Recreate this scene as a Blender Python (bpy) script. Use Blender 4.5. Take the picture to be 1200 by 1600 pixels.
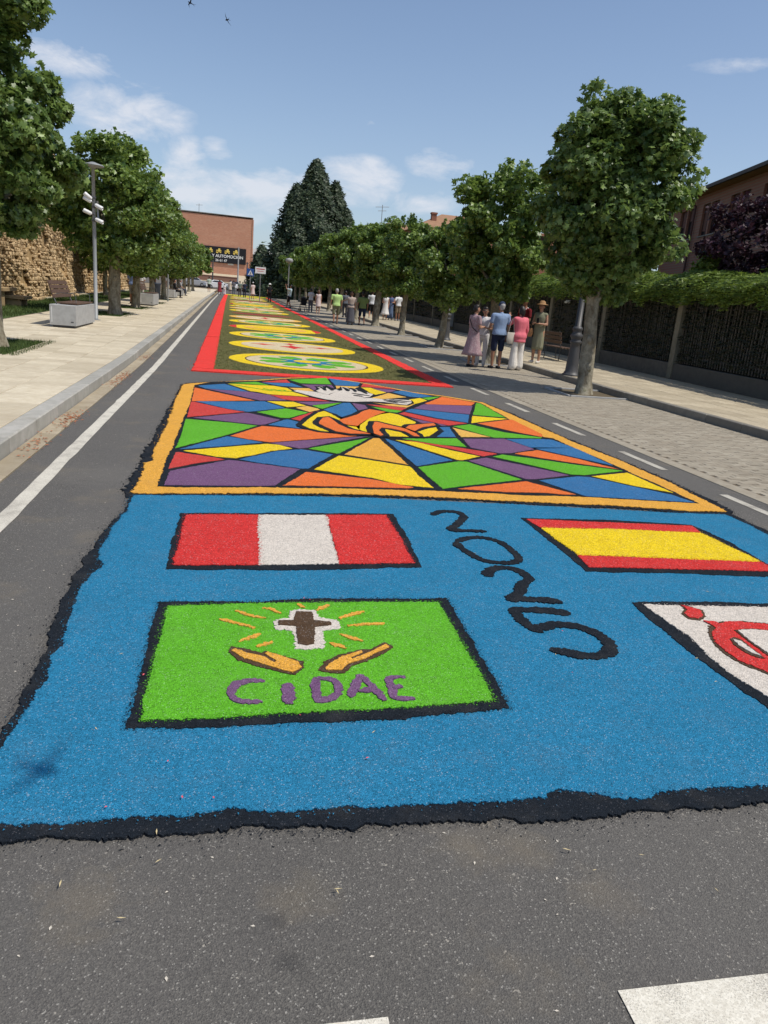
import bpy, bmesh, math, random, json
import numpy as np
from mathutils import Vector, Matrix

# ------------------------------------------------------------------ camera, sky, sun, exposure
S = bpy.context.scene
for o in list(bpy.data.objects): bpy.data.objects.remove(o)
COL = S.collection
random.seed(4); rng = np.random.default_rng(4)
EYE = 1.62
cam_d = bpy.data.cameras.new('camera'); cam = bpy.data.objects.new('camera', cam_d); COL.objects.link(cam)
cam_d.sensor_fit = 'VERTICAL'; cam_d.sensor_height = 36.0; cam_d.lens = 26.17
cam_d.clip_start = 0.05; cam_d.clip_end = 6000
RC = ((0.9783618, -0.0273338, -0.2050879), (-0.189167, 0.2833462, -0.9401759), (0.0838095, 0.9586281, 0.2720445))
cam.matrix_world = Matrix([list(RC[0]) + [0], list(RC[1]) + [0], list(RC[2]) + [EYE], [0, 0, 0, 1]])
S.camera = cam
S.render.resolution_x = 768; S.render.resolution_y = 1024
SUN_DIR = Vector((0.49, -0.30, 1.0)).normalized()
SUN_EL = math.asin(SUN_DIR.z); SUN_AZ = math.atan2(SUN_DIR.x, SUN_DIR.y)
sd = bpy.data.lights.new('sun', 'SUN'); sd.energy = 4.15; sd.angle = math.radians(0.53); sd.color = (1.0, 0.95, 0.86)
sun = bpy.data.objects.new('sun', sd); COL.objects.link(sun); sun.rotation_euler = SUN_DIR.to_track_quat('Z', 'Y').to_euler()
S.view_settings.view_transform = 'Standard'; S.view_settings.look = 'None'
S.view_settings.exposure = -0.06; S.view_settings.gamma = 1.0; S.view_settings.use_curve_mapping = False

def build_world():
    w = bpy.data.worlds.new('World'); S.world = w; w.use_nodes = True
    nt = w.node_tree; nt.nodes.clear(); N = nt.nodes.new; L = nt.links.new
    out = N('ShaderNodeOutputWorld'); bg = N('ShaderNodeBackground'); bg.inputs[1].default_value = 0.145
    sky = N('ShaderNodeTexSky'); sky.sky_type = 'NISHITA'; sky.sun_disc = False
    sky.sun_elevation = SUN_EL; sky.sun_rotation = SUN_AZ; sky.altitude = 800; sky.air_density = 1.0; sky.dust_density = 2.2; sky.ozone_density = 2.0
    tc = N('ShaderNodeTexCoord'); nrm = N('ShaderNodeVectorMath'); nrm.operation = 'NORMALIZE'; L(tc.outputs['Generated'], nrm.inputs[0])
    # cloud texture lives on the dome: a noise on the view direction stretched sideways
    sep = N('ShaderNodeSeparateXYZ'); L(nrm.outputs[0], sep.inputs[0])
    sc = N('ShaderNodeVectorMath'); sc.operation = 'MULTIPLY'; sc.inputs[1].default_value = (1, 1, 2.2); L(nrm.outputs[0], sc.inputs[0])
    n1 = N('ShaderNodeTexNoise'); n1.inputs['Scale'].default_value = 13.0; n1.inputs['Detail'].default_value = 8; n1.inputs['Roughness'].default_value = 0.62; n1.inputs['Distortion'].default_value = 0.3
    L(sc.outputs[0], n1.inputs['Vector'])
    def mth(op, a, b=None, clamp=False):
        m = N('ShaderNodeMath'); m.operation = op; m.use_clamp = clamp
        for i, v in enumerate((a, b)):
            if v is None: continue
            if isinstance(v, (int, float)): m.inputs[i].default_value = v
            else: L(v, m.inputs[i])
        return m.outputs[0]
    # cumulus banks: (direction from the place, width, height, strength)
    total = None
    for (dx, dy, dz, wd, ht, st) in CLOUDS:
        d = Vector((dx, dy, dz)).normalized()
        az = math.atan2(d.x, d.y)
        sub = N('ShaderNodeVectorMath'); sub.operation = 'SUBTRACT'; L(nrm.outputs[0], sub.inputs[0]); sub.inputs[1].default_value = d
        rot = N('ShaderNodeVectorRotate'); rot.rotation_type = 'Z_AXIS'; L(sub.outputs[0], rot.inputs['Vector']); rot.inputs['Angle'].default_value = az
        mul = N('ShaderNodeVectorMath'); mul.operation = 'MULTIPLY'; mul.inputs[1].default_value = (1 / wd, 1 / wd, 1 / ht); L(rot.outputs[0], mul.inputs[0])
        ln = N('ShaderNodeVectorMath'); ln.operation = 'LENGTH'; L(mul.outputs[0], ln.inputs[0])
        f = mth('SUBTRACT', 1.0, ln.outputs['Value']); f = mth('MAXIMUM', f, 0.0); f = mth('MULTIPLY', f, st)
        total = f if total is None else mth('MAXIMUM', total, f)
    cl = mth('ADD', total, mth('MULTIPLY', mth('SUBTRACT', n1.outputs['Fac'], 0.5), mth('MULTIPLY', mth('MINIMUM', mth('MULTIPLY', total, 3.0), 1.0), 3.1)))
    cl = mth('MULTIPLY', mth('SUBTRACT', cl, 0.20), 1.25, True)
    # the same air everywhere: a thin whitish veil towards the horizon
    veil = mth('MULTIPLY', mth('POWER', mth('SUBTRACT', 1.0, mth('ABSOLUTE', sep.outputs[2])), 5.0), 0.50, True)
    m0 = N('ShaderNodeMixRGB'); L(veil, m0.inputs[0]); L(sky.outputs[0], m0.inputs[1]); m0.inputs[2].default_value = (3.5, 4.15, 5.1, 1)
    m1 = N('ShaderNodeMixRGB'); L(mth('MULTIPLY', cl, 0.8), m1.inputs[0]); L(m0.outputs[0], m1.inputs[1]); m1.inputs[2].default_value = (5.5, 5.7, 6.2, 1)
    L(m1.outputs[0], bg.inputs[0]); L(bg.outputs[0], out.inputs[0])
CLOUDS = [(.046,.991,.118,.10,.035,1.1),(-.05,.993,.10,.11,.042,1.15),(.145,.979,.138,.075,.036,1.15),(.239,.957,.164,.052,.022,1.0),(-.123,.976,.181,.085,.040,1.05),(-.06,.987,.146,.035,.026,.95),(-.024,.988,.156,.028,.016,.9),
          (-.177,.960,.222,.075,.022,.95),(.154,.967,.203,.022,.012,.75),(.225,.966,.122,.06,.02,.8),(.021,.986,.164,.022,.012,.6),(.52,.80,.27,.09,.012,.33),
          (.9,.3,.1,.3,.06,.8),(-.9,.2,.12,.3,.07,.9),(.3,-.9,.12,.4,.07,.9),(-.5,-.8,.2,.3,.07,.7)]
build_world()

# ------------------------------------------------------------------ road profile (the street climbs gently and drifts left)
PY = [-50, 15, 64, 101, 140, 165, 400]; PZ = [0, 0, .407, .76, 1.2, 4.1, 4.6]
SY = [-50, 16, 64, 101, 400]; SX = [0, 0, -.30, -.38, -.38]
def zp(y): return np.interp(y, PY, PZ)
def sp(y): return np.interp(y, SY, SX)
def T(V):
    V = np.asarray(V, float).copy(); V[:, 2] += zp(V[:, 1]); V[:, 0] += sp(V[:, 1]); return V
def TP(x, y, z=0.0): return (x + float(sp(y)), y, z + float(zp(y)))

# ------------------------------------------------------------------ helpers
def setp(o, label=None, cat=None, group=None, kind=None):
    if label: o['label'] = label
    if cat: o['category'] = cat
    if group: o['group'] = group
    if kind: o['kind'] = kind
    return o
def empty(name, loc, rz=0.0, label=None, cat=None, group=None, parent=None, kind=None):
    o = bpy.data.objects.new(name, None); COL.objects.link(o); o.location = loc; o.rotation_euler = (0, 0, rz); o.empty_display_size = .2
    if parent: o.parent = parent
    return setp(o, label, cat, group, kind)
def mesh(name, V, F, mat=None, smooth=False):
    me = bpy.data.meshes.new(name)
    me.from_pydata([tuple(map(float, v)) for v in V], [], [tuple(map(int, f)) for f in F])
    if mat:
        for m in (mat if isinstance(mat, list) else [mat]): me.materials.append(m)
    if smooth: me.polygons.foreach_set('use_smooth', [True] * len(me.polygons))
    me.update(); return me
def link(name, me, parent=None, loc=None, rot=None, **kw):
    o = bpy.data.objects.new(name, me); COL.objects.link(o)
    if parent: o.parent = parent
    if loc is not None: o.location = loc
    if rot is not None: o.rotation_euler = rot
    return setp(o, **kw)
def obj(name, VF, mat, parent=None, smooth=False, loc=None, rot=None, **kw):
    return link(name, mesh(name, VF[0], VF[1], mat, smooth), parent, loc, rot, **kw)
def wobj(name, VF, mat, parent, **kw):
    "a part given in world coordinates under an unrotated thing"
    V = np.asarray(VF[0], float) - np.array(parent.location[:]); return obj(name, (V, VF[1]), mat, parent, **kw)
def box(x0, x1, y0, y1, z0, z1):
    V = [(x0,y0,z0),(x1,y0,z0),(x1,y1,z0),(x0,y1,z0),(x0,y0,z1),(x1,y0,z1),(x1,y1,z1),(x0,y1,z1)]
    return np.array(V, float), [(3,2,1,0),(4,5,6,7),(0,1,5,4),(1,2,6,5),(2,3,7,6),(3,0,4,7)]
def join(*L):
    V = []; F = []; n = 0
    for v, f in L:
        V.append(np.asarray(v, float)); F += [tuple(i + n for i in q) for q in f]; n += len(v)
    return (np.concatenate(V), F) if V else (np.zeros((0, 3)), [])
def bevbox(x0, x1, y0, y1, z0, z1, b=.01):
    "box whose top edges are chamfered"
    V = [(x0,y0,z0),(x1,y0,z0),(x1,y1,z0),(x0,y1,z0),(x0,y0,z1-b),(x1,y0,z1-b),(x1,y1,z1-b),(x0,y1,z1-b),(x0+b,y0+b,z1),(x1-b,y0+b,z1),(x1-b,y1-b,z1),(x0+b,y1-b,z1)]
    F = [(0,1,5,4),(1,2,6,5),(2,3,7,6),(3,0,4,7),(4,5,9,8),(5,6,10,9),(6,7,11,10),(7,4,8,11),(8,9,10,11)]
    return np.array(V, float), F
def tube(P, R, n=8, cap=True):
    P = [Vector(p) for p in P]; V = []; F = []
    up = Vector((0, 0, 1))
    for i, p in enumerate(P):
        d = (P[min(i + 1, len(P) - 1)] - P[max(i - 1, 0)]).normalized()
        ref = Vector((1, 0, 0)) if abs(d.dot(up)) > .85 else up
        a = d.cross(ref).normalized(); b = d.cross(a).normalized()
        r = R[i] if hasattr(R, '__len__') else R
        rx, ry = (r if hasattr(r, '__len__') else (r, r))
        for k in range(n):
            t = 2 * math.pi * k / n; V.append(p + a * (math.cos(t) * rx) + b * (math.sin(t) * ry))
    for i in range(len(P) - 1):
        for k in range(n):
            F.append((i*n+k, i*n+(k+1) % n, (i+1)*n+(k+1) % n, (i+1)*n+k))
    if cap: F.append(tuple(range(n))[::-1] if False else tuple(range(n))); F.append(tuple((len(P)-1)*n + k for k in range(n))[::-1])
    return np.array([v[:] for v in V]), [f[::-1] for f in F]
def lathe(prof, n=16, cx=0, cy=0):
    V = []; F = []
    for r, z in prof:
        for k in range(n):
            t = 2 * math.pi * k / n; V.append((cx + r * math.cos(t), cy + r * math.sin(t), z))
    for i in range(len(prof) - 1):
        for k in range(n): F.append((i*n+k, i*n+(k+1) % n, (i+1)*n+(k+1) % n, (i+1)*n+k))
    F.append(tuple(range(n))[::-1]); F.append(tuple((len(prof)-1)*n + k for k in range(n)))
    return np.array(V), F
def xf(VF, rz=0, loc=(0, 0, 0), s=1, rx=0, ry=0):
    M = Matrix.Rotation(rz, 3, 'Z') @ Matrix.Rotation(ry, 3, 'Y') @ Matrix.Rotation(rx, 3, 'X')
    return (np.asarray(VF[0]) * s) @ np.array(M).T + np.array(loc), VF[1]
def set_tint(me, vals):
    a = me.color_attributes.new('tint', 'FLOAT_COLOR', 'POINT'); v = np.asarray(vals, np.float32)
    c = np.ones((len(v), 4), np.float32); c[:, :3] = v[:, None]; a.data.foreach_set('color', c.ravel())

# ------------------------------------------------------------------ materials
def s2l(c): return tuple(((x / 255) / 12.92 if x / 255 <= .04045 else ((x / 255 + .055) / 1.055) ** 2.4) for x in c)
class MB:
    def __init__(s, name, rough=.85, spec=.25):
        s.m = bpy.data.materials.new(name); s.m.use_nodes = True; s.nt = s.m.node_tree; s.nt.nodes.clear()
        s.out = s.N('ShaderNodeOutputMaterial'); s.b = s.N('ShaderNodeBsdfPrincipled'); s.L(s.b.outputs[0], s.out.inputs[0])
        s.b.inputs['Roughness'].default_value = rough; s.b.inputs['Specular IOR Level'].default_value = spec
        s.tc = s.N('ShaderNodeTexCoord')
    def N(s, t): return s.nt.nodes.new(t)
    def L(s, a, b): s.nt.links.new(a, b)
    def put(s, sock, v):
        if hasattr(v, 'links') or isinstance(v, bpy.types.NodeSocket): s.L(v, sock)
        elif isinstance(v, tuple) and len(v) == 3: sock.default_value = (*v, 1)
        else: sock.default_value = v
    def vec(s, scale=(1, 1, 1), world=False):
        m = s.N('ShaderNodeMapping'); m.inputs['Scale'].default_value = scale
        if world:
            g = s.N('ShaderNodeNewGeometry'); s.L(g.outputs['Position'], m.inputs[0])
        else: s.L(s.tc.outputs['Object'], m.inputs[0])
        return m.outputs[0]
    def noise(s, scale, detail=4, rough=.55, vec=None, out='Fac', dist=0):
        n = s.N('ShaderNodeTexNoise'); n.inputs['Scale'].default_value = scale; n.inputs['Detail'].default_value = detail; n.inputs['Roughness'].default_value = rough; n.inputs['Distortion'].default_value = dist
        s.L(vec if vec else s.vec(world=True), n.inputs['Vector']); return n.outputs[out]
    def voro(s, scale, vec=None, out='Color', feature='F1', rnd=1.0):
        n = s.N('ShaderNodeTexVoronoi'); n.feature = feature; n.inputs['Scale'].default_value = scale; n.inputs['Randomness'].default_value = rnd
        s.L(vec if vec else s.vec(world=True), n.inputs['Vector']); return n.outputs[out]
    def ramp(s, f, stops, interp='LINEAR'):
        r = s.N('ShaderNodeValToRGB'); r.color_ramp.interpolation = interp; e = r.color_ramp.elements
        while len(e) < len(stops): e.new(.5)
        for k, (p, c) in enumerate(stops):
            e[k].position = p; e[k].color = (*(c if isinstance(c, tuple) else (c, c, c)), 1)
        s.L(f, r.inputs[0]); return r.outputs[0]
    def mix(s, f, a, b, mode='MIX'):
        m = s.N('ShaderNodeMixRGB'); m.blend_type = mode
        s.put(m.inputs[0], f); s.put(m.inputs[1], a); s.put(m.inputs[2], b); return m.outputs[0]
    def math(s, op, a, b=0.0, clamp=False):
        m = s.N('ShaderNodeMath'); m.operation = op; m.use_clamp = clamp; s.put(m.inputs[0], a); s.put(m.inputs[1], b); return m.outputs[0]
    def bw(s, c):
        n = s.N('ShaderNodeSeparateColor'); s.L(c, n.inputs[0]); return n.outputs[0]
    def chan(s, c, k):
        n = s.N('ShaderNodeSeparateColor'); s.L(c, n.inputs[0]); return n.outputs[k]
    def attr(s, name='tint'):
        a = s.N('ShaderNodeAttribute'); a.attribute_name = name; return a.outputs['Color']
    def rand(s): return s.N('ShaderNodeObjectInfo').outputs['Random']
    def base(s, c): s.put(s.b.inputs['Base Color'], c); return s
    def bump(s, h, strength=.5, dist=.01):
        b = s.N('ShaderNodeBump'); b.inputs['Strength'].default_value = strength; b.inputs['Distance'].default_value = dist
        s.L(h, b.inputs['Height']); s.L(b.outputs[0], s.b.inputs['Normal']); return s
def mul(c, k): return tuple(min(x * k, 1) for x in c)
def plain(name, c, rough=.7, spec=.3, metal=0, var=.12, scale=8):
    m = MB(name, rough, spec); m.b.inputs['Metallic'].default_value = metal
    n = m.noise(scale, 4); m.base(m.mix(n, mul(c, 1 - var), mul(c, 1 + var))); return m.m

def grain(name, c, var=.45, scale=230, light=None, dark=.35):
    "dyed wood chips: every chip its own shade, a few undyed or dark ones between"
    m = MB(name, .9, .12)
    v = m.voro(scale); r = m.chan(v, 0); g = m.chan(v, 1); b = m.chan(v, 2)
    col = m.mix(r, mul(c, 1 - var), mul(c, 1 + var))
    lt = light or tuple(min(1, x * .55 + .38) for x in c)
    col = m.mix(m.math('MULTIPLY', m.math('GREATER_THAN', g, .965), .5), col, lt)
    col = m.mix(m.math('MULTIPLY', m.math('GREATER_THAN', b, .95), .6), col, mul(c, dark))
    # drifts where the dye took better or worse
    n = m.noise(2.2, 6, .65); col = m.mix(m.math('MULTIPLY', m.ramp(n, [(.35, 0.0), (.7, 1.0)]), .30), col, mul(c, .68))
    n3 = m.noise(26, 3, .6); col = m.mix(m.math('MULTIPLY', m.ramp(n3, [(.4, 0.0), (.7, 1.0)]), .20), col, mul(c, 1.5)); n4 = m.noise(5.5, 4, .6); col = m.mix(m.math('MULTIPLY', m.ramp(n4, [(.5, 0.0), (.75, 1.0)]), .07), col, (.26,.23,.19))
    m.base(col)
    d = m.voro(scale, out='Distance'); n2 = m.noise(38, 3, .6)
    m.bump(m.math('ADD', m.math('MULTIPLY', d, -1.0), m.math('MULTIPLY', n2, 1.2)), .8, .006); return m.m
GC = dict(blue=(.022,.185,.335), black=(.012,.016,.022), white=(.60,.54,.47), red=(.56,.035,.032), yellow=(.80,.52,.015), green=(.11,.40,.022),
          orange=(.80,.16,.035), purple=(.17,.085,.175), gold=(.76,.36,.055), peach=(.80,.42,.09), brown=(.085,.05,.028), cream=(.60,.50,.32), scarlet=(.78,.045,.035), glass_red=(.56,.055,.045), glass_blue=(.035,.15,.33), dark_red=(.24,.05,.035))
M = {}
for k, c in GC.items(): M[k] = grain('chips_' + k, c, light=((.10,.10,.11) if k == 'black' else None), var=(.3 if k in ('white', 'cream') else .42), scale=(230 if k not in ('red', 'yellow', 'white', 'scarlet') else 170))
def leafbed():
    m = MB('chopped_thyme', .95, .1); v = m.voro(60); n = m.noise(6, 6, .65)
    c = m.mix(m.chan(v, 0), (.085,.078,.032), (.30,.265,.11)); c = m.mix(m.ramp(n, [(.35, 0.0), (.65, 1.0)]), c, m.mix(.6, c, (.085,.115,.03)))
    m.base(c); m.bump(m.math('ADD', m.voro(55, out='Distance'), m.noise(15, 4)), 1, .03); return m.m
M['thyme'] = leafbed()
def asphalt():
    m = MB('asphalt', .82, .35)
    v = m.voro(250); r = m.chan(v, 0); g = m.chan(v, 1)
    c = m.ramp(r, [(0, (.068,.063,.057)), (.45, (.098,.091,.081)), (.8, (.118,.110,.097)), (1, (.155,.144,.126))])
    c = m.mix(m.math('MULTIPLY', m.math('GREATER_THAN', g, .975), .8), c, (.36,.34,.30))
    v2 = m.voro(45); c = m.mix(m.math('MULTIPLY', m.math('GREATER_THAN', m.chan(v2, 1), .975), m.math('GREATER_THAN', m.noise(95, 2), .60)), c, (.34,.31,.26))
    big = m.noise(.7, 6, .62, dist=.4); c = m.mix(m.ramp(big, [(.38, 0.0), (.64, .55)]), c, m.mix(.55, c, (.062,.060,.058)))
    st = m.noise(1.7, 5, .62); c = m.mix(m.ramp(st, [(.55, 0.0), (.72, .5)]), c, (.19,.155,.105)); sp2 = m.noise(9, 3, .6); c = m.mix(m.ramp(sp2, [(.68, 0.0), (.74, .5)]), c, (.05,.047,.044))
    dk = m.noise(3.7, 4, .6); c = m.mix(m.ramp(dk, [(.66, 0.0), (.74, .45)]), c, (.035,.034,.033))
    geo = m.N('ShaderNodeNewGeometry').outputs['Position']
    for (sx, sy, sr, col_, k_) in ((-.36, 1.74, .16, (.19,.155,.105), .32), (1.12, 1.62, .12, (.19,.155,.105), .22), (.25, 1.72, .10, (.18,.15,.10), .2), (.18, 1.5, .05, (.04,.038,.036), .6), (.16, 1.62, .045, (.04,.038,.036), .5), (-1.1, 6.5, .5, (.13,.12,.105), .5), (-1.2, 10.5, .8, (.13,.12,.105), .4)):
        sb_ = m.N('ShaderNodeVectorMath'); sb_.operation = 'DISTANCE'; m.L(geo, sb_.inputs[0]); sb_.inputs[1].default_value = (sx, sy, 0)
        ff = m.math('SUBTRACT', 1.0, m.math('DIVIDE', sb_.outputs['Value'], sr)); ff = m.math('ADD', ff, m.math('MULTIPLY', m.math('SUBTRACT', m.noise(14, 5, .65), .5), 2.6)); c = m.mix(m.math('MULTIPLY', m.math('MULTIPLY', ff, 1.2, True), k_), c, col_)
    ck = m.N('ShaderNodeTexVoronoi'); ck.feature = 'DISTANCE_TO_EDGE'; ck.inputs['Scale'].default_value = .55; wv = m.N('ShaderNodeVectorMath'); wv.operation = 'ADD'; m.L(m.vec(world=True), wv.inputs[0]); m.L(m.noise(3.5, 6, .7, out='Color'), wv.inputs[1]); m.L(wv.outputs[0], ck.inputs['Vector'])
    crk = m.math('MULTIPLY', m.math('LESS_THAN', ck.outputs['Distance'], .0035), m.ramp(m.noise(.9, 3), [(.52, 0.0), (.6, .55)])); c = m.mix(crk, c, (.03,.028,.026))
    # wheel lanes run along the street
    ln = m.noise(1.0, 3, .5, vec=m.vec((1.1, .05, 1), True)); c = m.mix(m.ramp(ln, [(.4, 0.0), (.62, .25)]), c, (.125,.118,.11))
    m.base(c); m.bump(m.math('ADD', m.voro(250, out='Distance'), m.noise(90, 3)), .6, .004); return m.m
M['asphalt'] = asphalt()
def paint(nm='road_paint', k=1.0, thr=.57):
    m = MB(nm, .75, .3); n = m.noise(240, 4, .75); b = m.noise(5, 4, .6); v = m.chan(m.voro(170), 0)
    wear = m.math('ADD', m.math('MULTIPLY', n, .75), m.math('MULTIPLY', b, .35))
    c = m.mix(m.ramp(wear, [(thr, 0.0), (thr + .09, .75)]), m.mix(v, mul((.58,.54,.45), k), mul((.74,.70,.60), k)), (.16,.14,.12)); m.base(c); m.bump(n, .5, .004); return m.m
M['paint'] = paint(); M['paint_line'] = paint('edge_line_paint', .86, .56); M['paint_old'] = paint('worn_road_paint', .72, .53)
def stone(name, a, b, dirt, stretch=(1, 6, 1), rough=.75, use_attr=False):
    m = MB(name, rough, .3)
    n = m.noise(7, 6, .62, vec=m.vec(stretch, True)); c = m.mix(m.ramp(n, [(.38, 0.0), (.6, 1.0)]), a, b)
    f = m.bw(m.attr()) if use_attr else m.rand()
    c = m.mix(m.math('MULTIPLY', f, .65), c, mul(a, .74)); n2 = m.noise(1.6, 5, .6)
    c = m.mix(m.ramp(n2, [(.5, 0.0), (.72, .5)]), c, dirt); n3 = m.noise(110, 3, .7); c = m.mix(m.ramp(n3, [(.6, 0.0), (.7, .3)]), c, mul(dirt, .5))
    m.base(c); m.bump(m.noise(70, 4, .6), .3, .004); return m.m
M['slab'] = stone('travertine_slab', (.50,.42,.29), (.68,.61,.47), (.35,.28,.19))
M['slab_far'] = stone('travertine_slab_far', (.50,.42,.29), (.68,.61,.47), (.35,.28,.19), use_attr=True)
M['slab_r'] = stone('cream_slab', (.42,.35,.24), (.54,.47,.34), (.30,.24,.16), (6, 1, 1))
M['slab_r_far'] = stone('cream_slab_far', (.42,.35,.24), (.54,.47,.34), (.30,.24,.16), (6, 1, 1), use_attr=True)
M['paver'] = stone('concrete_paver', (.29,.25,.19), (.36,.32,.25), (.22,.18,.13), (1, 1, 1), .85)
M['paver_far'] = stone('concrete_paver_far', (.29,.25,.19), (.36,.32,.25), (.22,.18,.13), (1, 1, 1), .85, use_attr=True)
M['joint'] = plain('sand_joint', (.13,.10,.065), .95)
M['kerb'] = stone('granite_kerb', (.34,.33,.29), (.42,.40,.36), (.26,.24,.20), (1, 1, 1))
M['kerb_r'] = stone('worn_kerb', (.20,.185,.16), (.26,.24,.20), (.14,.125,.10), (1, 1, 1))
M['gutter'] = stone('gutter_concrete', (.34,.28,.19), (.42,.36,.26), (.20,.15,.10), (1, 1, 1))
M['concrete'] = stone('grey_concrete', (.36,.36,.35), (.44,.44,.43), (.27,.26,.25), (1, 1, 1))
M['post'] = stone('weathered_post', (.20,.18,.13), (.26,.235,.175), (.12,.11,.08), (1, 1, 1))
M['wallbase'] = stone('fence_plinth', (.13,.12,.10), (.18,.16,.135), (.08,.075,.06), (1, 1, 1))
M['earth'] = plain('dry_earth', (.26,.20,.12), .95, var=.3, scale=2)
M['soil'] = plain('pit_soil', (.11,.085,.05), .95, var=.3, scale=9)
M['metal'] = plain('galvanised_steel', (.26,.27,.27), .6, .4, .25)
M['dkmetal'] = plain('dark_painted_iron', (.065,.065,.068), .5, .4)
M['white_plastic'] = plain('white_plastic', (.72,.72,.70), .4)
M['wood'] = plain('brown_bench_wood', (.105,.062,.042), .6, var=.3, scale=20)
M['glassdk'] = plain('dark_glass', (.02,.022,.025), .12, .6)
M['tyre'] = plain('tyre_rubber', (.02,.02,.02), .85)
def grassm():
    m = MB('grass_blade', .8, .2); c = m.mix(m.bw(m.attr()), (.028,.052,.012), (.09,.125,.032)); m.base(c); return m.m
M['grass'] = grassm()
M['turf'] = plain('turf_soil', (.05,.085,.02), .95, var=.4, scale=5)
def foliage(name, dark, light, trans=.28, rough=.5, spec=.35):
    m = MB(name, rough, spec); t = m.attr(); c = m.mix(m.bw(t), dark, light)
    m.base(c)
    tr = m.N('ShaderNodeBsdfTranslucent'); m.put(tr.inputs[0], m.mix(.45, c, mul(light, 1.3)))
    ms = m.N('ShaderNodeMixShader'); ms.inputs[0].default_value = trans
    m.L(m.b.outputs[0], ms.inputs[1]); m.L(tr.outputs[0], ms.inputs[2]); m.L(ms.outputs[0], m.out.inputs[0]); return m.m
M['leaf'] = foliage('plane_leaf', (.030,.075,.016), (.25,.35,.085), .30, .42, .5)
M['leaf2'] = foliage('plane_leaf_row', (.036,.088,.016), (.26,.36,.075), .32, .42, .5)
M['conifer'] = foliage('cypress_needles', (.018,.036,.017), (.060,.085,.038), .12)
M['hedge'] = foliage('hedge_sprays', (.055,.10,.014), (.24,.33,.05), .3)
M['hedge_shaded'] = foliage('shaded_hedge_sprays', (.010,.014,.006), (.035,.040,.016), .1)  # darker copy of the hedge sprays: shade of the front put into the colour
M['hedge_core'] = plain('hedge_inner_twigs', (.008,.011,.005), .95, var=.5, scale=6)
M['plum'] = foliage('purple_plum_leaf', (.022,.010,.016), (.075,.030,.045), .15)
M['bark'] = None
def bark():
    m = MB('plane_bark', .85, .2); n = m.noise(7, 4, .55, vec=m.vec((1, 1, .55), True), dist=.6); n2 = m.noise(24, 4, .6)
    c = m.ramp(n, [(.30, (.11,.085,.055)), (.42, (.19,.165,.115)), (.52, (.26,.235,.175)), (.62, (.34,.31,.235)), (.72, (.21,.20,.13))])
    c = m.mix(m.ramp(n2, [(.45, 0.0), (.7, .45)]), c, (.10,.08,.055)); m.base(c); m.bump(m.math('ADD', n, m.math('MULTIPLY', n2, .5)), .7, .03); return m.m
M['bark'] = bark()
def brick(name, a, b, mortar, sc=1.0, nrm='x'):
    m = MB(name, .85, .2); sep = m.N('ShaderNodeSeparateXYZ'); m.L(m.tc.outputs['Object'], sep.inputs[0])
    cb = m.N('ShaderNodeCombineXYZ'); m.L(sep.outputs[0 if nrm == 'y' else 1], cb.inputs[0]); m.L(sep.outputs[2], cb.inputs[1])
    br = m.N('ShaderNodeTexBrick'); m.L(cb.outputs[0], br.inputs['Vector']); br.inputs['Scale'].default_value = 1
    br.inputs['Brick Width'].default_value = .25 * sc; br.inputs['Row Height'].default_value = .07 * sc; br.inputs['Mortar Size'].default_value = .007 * sc
    m.put(br.inputs['Color1'], a); m.put(br.inputs['Color2'], b); m.put(br.inputs['Mortar'], mortar)
    n = m.noise(.25, 5, .6, vec=m.vec((1, 1, 3), True)); c = m.mix(m.ramp(n, [(.4, 0.0), (.7, .5)]), br.outputs[0], mul(b, .8))
    n2 = m.noise(1.4, 5, .6, vec=m.vec((.4, .4, 3), True)); c = m.mix(m.ramp(n2, [(.55, 0.0), (.75, .35)]), c, mul(mortar, 1.0))
    m.base(c); return m.m
M['brick'] = brick('red_brick', (.33,.12,.065), (.42,.17,.10), (.36,.26,.19))
M['brick_y'] = brick('red_brick_end', (.46,.19,.115), (.56,.27,.17), (.50,.36,.26), 1.6, 'y')  # brick and mortar paled: distance haze put into the colour
M['brick_y2'] = brick('red_brick_house', (.33,.12,.065), (.42,.17,.10), (.36,.26,.19), 1, 'y')
M['brick_dk'] = brick('brown_brick', (.24,.098,.065), (.31,.135,.09), (.24,.16,.12))
M['tile'] = plain('roof_tile', (.30,.17,.10), .9, var=.3, scale=3)
M['roof_dk'] = plain('dark_roof_edge', (.07,.06,.055), .7)
M['sandstone'] = None
def sandstone():
    m = MB('rubble_stone', .95, .15); n = m.noise(2.5, 5, .6); t = m.bw(m.attr()) 
    c = m.mix(t, (.30,.21,.115), (.62,.46,.27)); c = m.mix(m.ramp(n, [(.4, 0.0), (.7, .6)]), c, (.48,.35,.19)); n2 = m.noise(.5, 4, .6)
    c = m.mix(m.ramp(n2, [(.5, 0.0), (.7, .4)]), c, (.20,.14,.08)); m.base(c); m.bump(m.noise(18, 5, .65), .5, .02); return m.m
M['sandstone'] = sandstone()
M['mortar'] = plain('earth_mortar', (.40,.27,.13), .98, var=.3, scale=3)
M['straw'] = plain('straw', (.55,.45,.25), .8)
M['petal'] = plain('petal', (.62,.10,.12), .8)
M['deadleaf'] = plain('dry_fallen_leaf', (.38,.13,.055), .8, var=.5, scale=30)
M['skin'] = plain('skin', (.42,.23,.15), .55, .35, var=.08)
M['skin2'] = plain('tanned_skin', (.33,.165,.10), .55, .35, var=.08)
M['hair_dk'] = plain('dark_hair', (.018,.013,.011), .5, .4)
M['hair_br'] = plain('brown_hair', (.10,.045,.025), .55, .4)
M['hair_gr'] = plain('grey_hair', (.35,.34,.33), .6, .3)
CL = {}
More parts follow.
